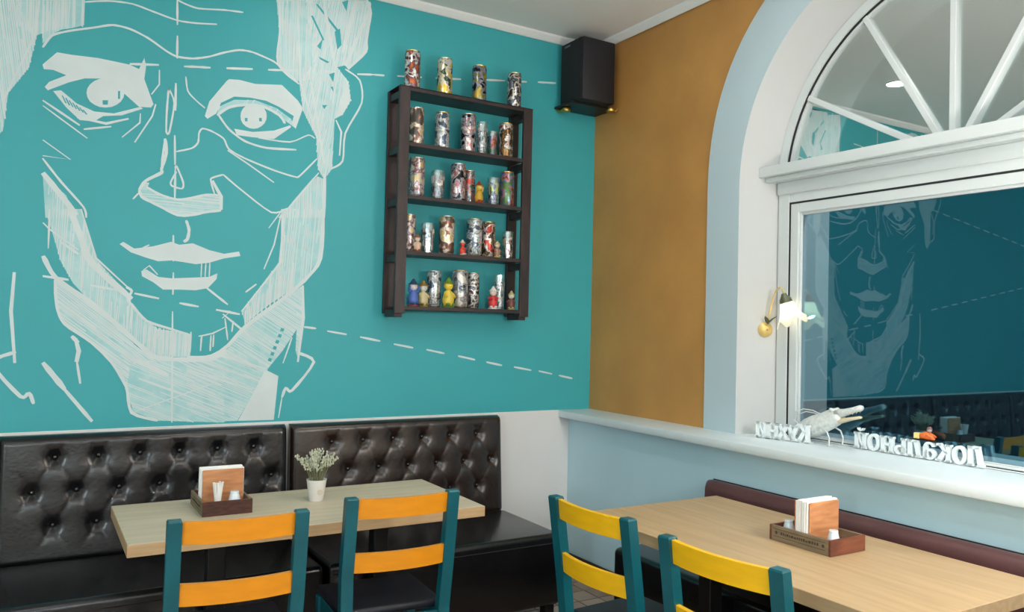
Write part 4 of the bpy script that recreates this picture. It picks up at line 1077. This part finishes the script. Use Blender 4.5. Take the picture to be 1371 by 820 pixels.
# ================================================================ LOUDSPEAKER
SPX0, SPX1, SPY0, SPY1, SPZ0, SPZ1 = 2.845, 3.105, 3.975, 4.205, 2.955, 3.345
t = thing('loudspeaker', 'black box loudspeaker on brass brackets in the ceiling corner', 'speaker', ((SPX0 + SPX1) / 2, (SPY0 + SPY1) / 2, SPZ0))
def rel(bm):
    return xf(bm, T(-(SPX0 + SPX1) / 2, -(SPY0 + SPY1) / 2, -SPZ0))
obj('cabinet', rel(box(SPX0 + 0.012, SPX1, SPY0, SPY1, SPZ0, SPZ1, 0.008, 2)), M_spk, t, True)
obj('grille', rel(box(SPX0, SPX0 + 0.014, SPY0 + 0.006, SPY1 - 0.006, SPZ0 + 0.006, SPZ1 - 0.006, 0.005, 2)), M_grille, t, True)
obj('badge', rel(box(SPX0 - 0.001, SPX0 + 0.001, SPY0 + 0.125, SPY0 + 0.185, SPZ1 - 0.035, SPZ1 - 0.024)), mat('badge_grey', rgb(96, 100, 104), 0.4), t)
obj('bracket_plate', rel(box(SPX0 - 0.012, XB - 0.004, SPY0 + 0.07, YW - 0.004, SPZ0 - 0.014, SPZ0 + 0.001, 0.003)), M_black, t)
for (x, y, rz, sx) in ((2.872, 4.17, 0.0, 1), (3.105, 4.01, 0.0, 1)):
    bm = xf(lathe([(0, 0), (0.026, 0), (0.029, 0.006), (0.026, 0.02), (0.014, 0.026), (0, 0.026)], 16), T(x, y, SPZ0 - 0.04))
    br = obj('brass_knob', rel(bm), M_brass, t, True)
    obj('brass_arm', rel(tube([(x, y, SPZ0 - 0.02), (x + (0.03 if x > 3 else -0.012), y + (0.0 if x > 3 else 0.05), SPZ0 - 0.03), (x + (0.052 if x > 3 else -0.015), y + (0.0 if x > 3 else 0.078), SPZ0 - 0.014)], 0.009, 8)), M_brass, br, True)

# ================================================================ CADDIES WITH NAPKINS, SHAKERS
def caddy(cx, cy, label, salt, sticks=None):
    z = 0.7505
    t = thing('napkin_caddy', label, 'caddy', (cx, cy, z), 0, 'wooden table caddies')
    hw, hl, hh = 0.098, 0.137, 0.058
    obj('floor_board', box(-hw + 0.006, hw - 0.006, -hl + 0.006, hl - 0.006, 0.0, 0.008), M_cbox, t)
    obj('front_panel', box(-hw, hw, -hl, -hl + 0.01, 0.0, hh, 0.001), M_cdark if sticks else M_cbox, t)
    obj('rear_panel', box(-hw, hw, hl - 0.01, hl, 0.0, hh, 0.001), M_cbox, t)
    for s in (-1, 1):
        o = obj('side_panel', box(s * hw - (0 if s < 0 else 0.01), s * hw + (0.01 if s < 0 else 0), -hl + 0.0101, hl - 0.0101, 0.0, hh, 0.001), M_cgrey, t)
        if s < 0:
            bm = bmesh.new()
            for yy in (-0.105, 0.105):
                b2 = blob(s * hw - 0.0002, yy, 0.032, 0.0008, 0.006, 0.006, None, 8)
                merge(bm, b2)
            for zz in (0.018, 0.046):
                box(s * hw - 0.0008, s * hw + 0.0002, -0.115, 0.115, zz - 0.0008, zz + 0.0008, 0, 1, bm)
            k = -0.085
            while k < 0.085:
                w = random.uniform(0.003, 0.011)
                box(s * hw - 0.0008, s * hw + 0.0002, k, k + w, 0.028, 0.036 + random.uniform(-0.002, 0.002), 0, 1, bm)
                k += w + 0.004
            obj('engraving', bm, M_engrave, o)
    # napkin holder: two boards with a stack of napkins between them
    for y in (-0.032, 0.032):
        obj('holder_board', box(-0.082, 0.082, y - 0.004, y + 0.004, 0.008, 0.168, 0.0025), M_cwood, t)
    nap = thing('paper_napkins', 'stack of white paper napkins standing in the caddy ' + salt, 'napkins', (cx, cy, z + 0.0085), 0, 'napkin stacks')
    for k in range(7):
        y = -0.0235 + k * 0.0078
        obj('napkin', box(-0.088 + random.uniform(-.002, .002), 0.084 + random.uniform(-.002, .002), y - 0.0034, y + 0.0034, 0.0, 0.163 + random.uniform(-0.003, 0.004), 0.002), M_napkin, nap)
    return t
def shaker(x, y, label, h=0.062, r=0.024):
    t = thing('salt_shaker', label, 'shaker', (x, y, 0.7595), 0, 'white porcelain shakers')
    obj('body', lathe([(0, 0), (r, 0), (r * 1.04, 0.004), (r * 0.92, h * 0.45), (r * 0.66, h * 0.84), (r * 0.62, h * 0.9), (r * 0.60, h * 0.9), (0, h * 0.9)], 20), M_porcelain, t, True)
    obj('cap', lathe([(r * 0.6, h * 0.9), (r * 0.66, h * 0.92), (r * 0.62, h), (0, h * 1.015)], 20), M_porcelain, t, True)
    bm = bmesh.new()
    for a in range(5):
        merge(bm, blob(0.008 * math.cos(a * 1.257), 0.008 * math.sin(a * 1.257), h * 1.008, 0.0012, 0.0012, 0.0008, None, 6))
    obj('hole', bm, M_black, t)
c1 = (0.706, 3.515)
caddy(c1[0], c1[1], 'wooden napkin caddy with toothpick glass on the sofa table', 'on the sofa table', True)
shaker(c1[0] + 0.034, c1[1] - 0.095, 'white shaker beside the toothpick glass in the sofa table caddy', 0.078, 0.028)
tg = thing('toothpick_holder', 'small glass full of white sticks in the sofa table caddy', 'toothpick holder', (c1[0] - 0.032, c1[1] - 0.094, 0.7595))
obj('cup', lathe([(0, 0), (0.015, 0), (0.018, 0.042), (0.0165, 0.042), (0.0135, 0.004), (0, 0.004)], 18), M_tglass, tg, True)
for k in range(16):
    a = k * 2.4
    r = 0.004 + 0.0085 * ((k % 4) / 3)
    obj('stick', tube([(r * 0.6 * math.cos(a), r * 0.6 * math.sin(a), 0.0045), (r * 2.7 * math.cos(a), r * 1.5 * math.sin(a), 0.116 + 0.006 * math.sin(k * 3.1))], 0.0042, 6), M_napkin, tg)
c2 = (2.553, 1.99)
caddy(c2[0], c2[1], 'wooden napkin caddy with engraved side on the window-bench table', 'on the window-bench table')
shaker(c2[0] - 0.02, c2[1] - 0.09, 'white shaker in front of the napkins in the window-bench table caddy', 0.068, 0.025)
shaker(c2[0] - 0.045, c2[1] + 0.09, 'white shaker behind the napkins in the window-bench table caddy', 0.068, 0.025)

# ================================================================ POT OF DRIED FLOWERS
t = thing('flower_pot', 'small white pot of pale dried flowers on the sofa table', 'potted plant', (1.106, 3.49, 0.7505))
obj('pot', lathe([(0, 0), (0.029, 0), (0.031, 0.003), (0.043, 0.088), (0.0445, 0.094), (0.041, 0.094), (0.039, 0.086), (0.028, 0.006), (0, 0.006)], 26), M_pot, t, True)
obj('soil', lathe([(0, 0.08), (0.0385, 0.08), (0.0375, 0.07), (0, 0.07)], 20), M_base, t)
bm = bmesh.new()
for i in range(9):
    pass
b2 = lathe([(0, 0), (0.013, 0), (0.013, 0.0015), (0, 0.0015)], 16)
obj('round_tag', xf(b2, T(0.004, -0.0392, 0.042) @ Rx(PI / 2 + 0.14)), M_tag, t)
bs, bf = bmesh.new(), bmesh.new()
for k in range(64):
    a = random.uniform(0, 2 * PI)
    sp = random.uniform(0.0, 1.0) ** 0.7
    bx, by = 0.022 * sp * math.cos(a), 0.022 * sp * math.sin(a)
    h = random.uniform(0.10, 0.155) * (1.0 - 0.22 * sp)
    ex, ey = bx + 0.072 * sp * math.cos(a), by + 0.06 * sp * math.sin(a)
    p0, p2 = Vector((bx, by, 0.078)), Vector((ex, ey, 0.085 + h))
    p1 = (p0 + p2) / 2 + Vector((0.006 * math.cos(a) * -1, 0.006 * math.sin(a) * -1, 0.01))
    tube([p0, p1, p2], [0.0012, 0.001, 0.0008], 4, bs)
    d = (p2 - p1).normalized()
    for q in range(7):
        c = p2 - d * (0.052 * q / 7) + Vector((random.uniform(-1, 1), random.uniform(-1, 1), random.uniform(-1, 1))) * 0.004
        b2 = bmesh.new()
        bmesh.ops.create_icosphere(b2, subdivisions=1, radius=1)
        b2.transform(T(*c) @ Matrix.Diagonal((0.0042, 0.0042, 0.0062, 1)))
        merge(bf, b2)
obj('stems', bs, M_stem, t)['kind'] = 'stuff'
obj('flower_heads', bf, M_flower, t)['kind'] = 'stuff'

# ================================================================ WINDOW SILL: LETTERS, CARVED CROCODILE, TOY
def bar(bm, x0, y0, x1, y1, w, d):
    v = Vector((x1 - x0, y1 - y0)); L = v.length; a = math.atan2(v.y, v.x)
    b2 = box(0, L, -w / 2, w / 2, 0, d)
    merge(bm, xf(b2, T(x0, y0, 0) @ Rz(a)))
def ringg(bm, cx, cy, rx, ry, w, d, a0=0, a1=2 * PI, n=24):
    secs = []
    full = abs(a1 - a0 - 2 * PI) < 1e-6
    m = n if full else n + 1
    for i in range(m):
        a = a0 + (a1 - a0) * i / n
        ca, sa = math.cos(a), math.sin(a)
        secs.append([bm.verts.new(c) for c in ((cx + rx * ca, cy + ry * sa, 0), (cx + (rx - w) * ca, cy + (ry - w * 0.8) * sa, 0), (cx + (rx - w) * ca, cy + (ry - w * 0.8) * sa, d), (cx + rx * ca, cy + ry * sa, d))])
    for i in range(m if full else m - 1):
        a, c = secs[i], secs[(i + 1) % m]
        for k in range(4):
            bm.faces.new((a[k], a[(k + 1) % 4], c[(k + 1) % 4], c[k]))
    if not full:
        bm.faces.new(secs[0]); bm.faces.new(secs[-1][::-1])
def serif(bm, x, y, d, w=0.36):
    h = 0.13
    merge(bm, box(x - w / 2, x + w / 2, y, y + h, 0, d) if y < 0.5 else box(x - w / 2, x + w / 2, y - h, y, 0, d))
def glyph(ch, d):
    bm = bmesh.new()
    s = 0.25
    up = ch.isupper()
    if ch in 'Лл':
        bar(bm, 0.16, 0.05, 0.36, 0.95, s, d); bar(bm, 0.72, 0, 0.72, 1, s, d); bar(bm, 0.22, 0.93, 0.86, 0.93, 0.14, d)
        serif(bm, 0.16, 0, d); serif(bm, 0.72, 0, d); w = 0.9
    elif ch == 'о':
        ringg(bm, 0.42, 0.5, 0.42, 0.53, 0.21, d); w = 0.84
    elif ch in 'Кк':
        bar(bm, 0.2, 0, 0.2, 1, s, d); bar(bm, 0.26, 0.46, 0.72, 0.98, 0.16, d); bar(bm, 0.38, 0.6, 0.76, 0.02, s, d)
        serif(bm, 0.2, 0, d); serif(bm, 0.2, 1, d); serif(bm, 0.78, 0, d, 0.32); serif(bm, 0.74, 1, d, 0.3); w = 0.92
    elif ch == 'а':
        ringg(bm, 0.34, 0.30, 0.32, 0.32, 0.17, d); bar(bm, 0.62, 0.0, 0.62, 0.72, s, d)
        ringg(bm, 0.38, 0.68, 0.34, 0.34, 0.17, d, 0, PI * 0.92, 14); serif(bm, 0.7, 0, d, 0.26); w = 0.84
    elif ch == 'ь':
        bar(bm, 0.2, 0, 0.2, 1, s, d); ringg(bm, 0.42, 0.29, 0.38, 0.30, 0.17, d); serif(bm, 0.2, 1, d); serif(bm, 0.2, 0, d); w = 0.8
    elif ch == 'н':
        bar(bm, 0.2, 0, 0.2, 1, s, d); bar(bm, 0.74, 0, 0.74, 1, s, d); bar(bm, 0.2, 0.5, 0.74, 0.5, 0.15, d)
        for x in (0.2, 0.74):
            serif(bm, x, 0, d); serif(bm, x, 1, d)
        w = 0.94
    elif ch in 'ий':
        bar(bm, 0.2, 0, 0.2, 1, s, d); bar(bm, 0.74, 0, 0.74, 1, s, d); bar(bm, 0.24, 0.08, 0.70, 0.92, 0.14, d)
        for x in (0.2, 0.74):
            serif(bm, x, 0, d); serif(bm, x, 1, d)
        if ch == 'й':
            ringg(bm, 0.47, 1.28, 0.22, 0.2, 0.1, d, PI * 1.02, PI * 1.98, 12)
        w = 0.94
    elif ch == 'у':
        bar(bm, 0.12, 0.98, 0.46, 0.3, s, d); bar(bm, 0.74, 0.98, 0.34, 0.06, 0.16, d); serif(bm, 0.14, 1, d, 0.32); serif(bm, 0.74, 1, d, 0.3)
        merge(bm, box(0.16, 0.44, 0.0, 0.14, 0, d)); w = 0.86
    elif ch == 'х':
        bar(bm, 0.12, 0.04, 0.72, 0.96, 0.16, d); bar(bm, 0.12, 0.96, 0.72, 0.04, s, d)
        for x in (0.12, 0.74):
            serif(bm, x, 0, d, 0.32); serif(bm, x, 1, d, 0.32)
        w = 0.86
    return bm, w
def word(txt, x_start, y_start, dirx, diry, total, hh, label):
    """letters read from outside the window, so they run along +y and face +x"""
    t = thing('foam_letter_sign', label, 'sign', (x_start, y_start, ZL + 0.0004))
    L = math.hypot(dirx, diry); ux, uy = dirx / L, diry / L
    ws = []
    depth = 0.018
    gl = []
    for ch in txt:
        bm, w = glyph(ch, depth / hh)
        gl.append((bm, w)); ws.append(w)
    gap = (total / hh - sum(ws)) / (len(txt) - 1)
    cur = 0
    obj('base_strip', xf(box(0, total, 0, depth + 0.004, 0, 0.004), Matrix(((ux, uy, 0, -uy * 0), (uy, -ux, 0, 0), (0, 0, 1, 0), (0, 0, 0, 1)))), M_foam, t)
    for (bm, w), ch in zip(gl, txt):
        k = hh * (1.12 if ch.isupper() else 1.0)
        # glyph x -> along (ux,uy); glyph y -> z; glyph depth -> towards the room (-x side)
        Mx = Matrix(((ux * hh, 0, -uy * hh, ux * cur * hh), (uy * hh, 0, ux * hh, uy * cur * hh), (0, k, 0, 0.0035), (0, 0, 0, 1)))
        obj('letter', xf(bm, Mx), M_foam, t)
        cur += w + gap
word('Локальной', 3.34, 1.795, -0.012, 1.0, 0.592, 0.074, 'white foam word reading Локальной towards the street on the window ledge')
word('Кухни', 3.245, 2.565, -0.28, 1.0, 0.285, 0.076, 'white foam word reading Кухни beside the window jamb, in front of the carved crocodile')

# carved white crocodile on bent wire legs
t = thing('carved_crocodile', 'white carved crocodile with open jaws and wire legs on the window ledge', 'ornament', (3.292, 2.515, ZL))
def loft(stations, seg=14):
    bm = bmesh.new()
    rings = []
    for (c, ry, rz_, tilt) in stations:
        c = Vector(c)
        rings.append([bm.verts.new(c + Vector((ry * math.cos(2 * PI * k / seg), -tilt * rz_ * math.sin(2 * PI * k / seg), rz_ * math.sin(2 * PI * k / seg)))) for k in range(seg)])
    for a, c in zip(rings, rings[1:]):
        for k in range(seg):
            bm.faces.new((a[k], a[(k + 1) % seg], c[(k + 1) % seg], c[k]))
    bm.faces.new(rings[0][::-1]); bm.faces.new(rings[-1])
    return bm
Y = lambda y: y - 2.515
body = obj('body', loft([((0, Y(2.705), 0.030), 0.008, 0.008, -.3), ((0, Y(2.68), 0.045), 0.024, 0.028, -.3), ((0, Y(2.63), 0.062), 0.036, 0.046, -.3), ((0, Y(2.58), 0.082), 0.040, 0.05, -.3), ((0, Y(2.53), 0.104), 0.038, 0.046, -.3), ((0, Y(2.49), 0.125), 0.036, 0.044, -.3), ((0, Y(2.46), 0.140), 0.033, 0.04, -.3), ((0, Y(2.435), 0.148), 0.026, 0.03, -.3)]), M_bone, t, 'all')
obj('upper_jaw', loft([((0, Y(2.46), 0.152), 0.03, 0.024, -.3), ((0, Y(2.42), 0.163), 0.024, 0.017, -.3), ((0, Y(2.37), 0.180), 0.019, 0.013, -.3), ((0, Y(2.335), 0.192), 0.018, 0.014, -.3), ((0, Y(2.325), 0.196), 0.012, 0.009, -.3)]), M_bone, t, 'all')
obj('lower_jaw', loft([((0, Y(2.47), 0.118), 0.026, 0.02, -.2), ((0, Y(2.42), 0.127), 0.02, 0.011, -.2), ((0, Y(2.37), 0.141), 0.016, 0.008, -.2), ((0, Y(2.338), 0.149), 0.014, 0.007, -.2), ((0, Y(2.33), 0.150), 0.008, 0.005, -.2)]), M_bone2, t, 'all')
for k in range(5):
    y = Y(2.345 + k * 0.02)
    for s in (-1, 1):
        obj('tooth', xf(lathe([(0.0026, 0), (0.0018, -0.005), (0, -0.011)], 6), T(s * 0.012, y, 0.178 - k * 0.0065)), M_bone2, t)
for s in (-1, 1):
    obj('eye', blob(s * 0.024, Y(2.475), 0.172, 0.008, 0.011, 0.009), M_bone, body, 'all')
    obj('front_leg', tube([(s * 0.03, Y(2.54), 0.085), (s * 0.046, Y(2.505), 0.082), (s * 0.05, Y(2.475), 0.068), (s * 0.05, Y(2.462), 0.035), (s * 0.05, Y(2.466), 0.0045)], 0.0042, 8), M_wire, t, True)
    obj('front_foot', tube([(s * 0.05, Y(2.485), 0.004), (s * 0.05, Y(2.466), 0.0045), (s * 0.05, Y(2.445), 0.004)], 0.0038, 8), M_wire, t, True)
    obj('hind_leg', tube([(s * 0.028, Y(2.66), 0.06), (s * 0.044, Y(2.69), 0.07), (s * 0.048, Y(2.70), 0.04), (s * 0.048, Y(2.69), 0.0042)], 0.004, 8), M_wire, t, True)
for (h1, dx) in ((0.152, -0.012), (0.138, 0.012)):
    obj('tail_wire', tube([(dx, Y(2.66), 0.075), (dx, Y(2.70), 0.10), (dx, Y(2.69), h1 - 0.012), (dx * 0.8, Y(2.645), h1 + 0.006), (dx * 0.6, Y(2.59), h1 + 0.004), (dx * 0.4, Y(2.545), h1 - 0.01)], 0.0026, 6), M_wire, t, True)

# little orange toy riding on the letters
t = thing('toy_rider', 'small orange toy rider with a yellow crate, perched on the foam letters', 'toy', (3.336, 2.05, ZL + 0.0785))
OR = mat('toy_orange', rgb(232, 112, 52), 0.4)
obj('sled', box(-0.016, 0.016, -0.05, 0.045, 0.0, 0.006, 0.002), M_black, t)
obj('body', loft([((0, -0.042, 0.012), 0.006, 0.005, 0), ((0, -0.03, 0.019), 0.014, 0.013, 0), ((0, -0.008, 0.024), 0.017, 0.018, 0), ((0, 0.014, 0.021), 0.014, 0.014, 0), ((0, 0.026, 0.015), 0.006, 0.007, 0)]), OR, t, 'all')
hd = obj('head', blob(0, -0.02, 0.05, 0.0105, 0.0105, 0.0125), mat('toy_grey', rgb(176, 160, 158), 0.5), t, 'all')
obj('cap', xf(lathe([(0.0112, 0), (0.0105, 0.006), (0.006, 0.0105), (0, 0.012)], 12), T(0, -0.02, 0.052)), mat('toy_cap', rgb(110, 80, 76), 0.5), hd, True)
obj('crate', box(-0.011, 0.011, 0.022, 0.047, 0.006, 0.032, 0.002), mat('toy_yellow', rgb(224, 206, 130), 0.5), t)
for s in (-1, 1):
    obj('arm', tube([(s * 0.012, -0.012, 0.034), (s * 0.02, -0.026, 0.026), (s * 0.014, -0.04, 0.02)], 0.0042, 6), OR, t, True)
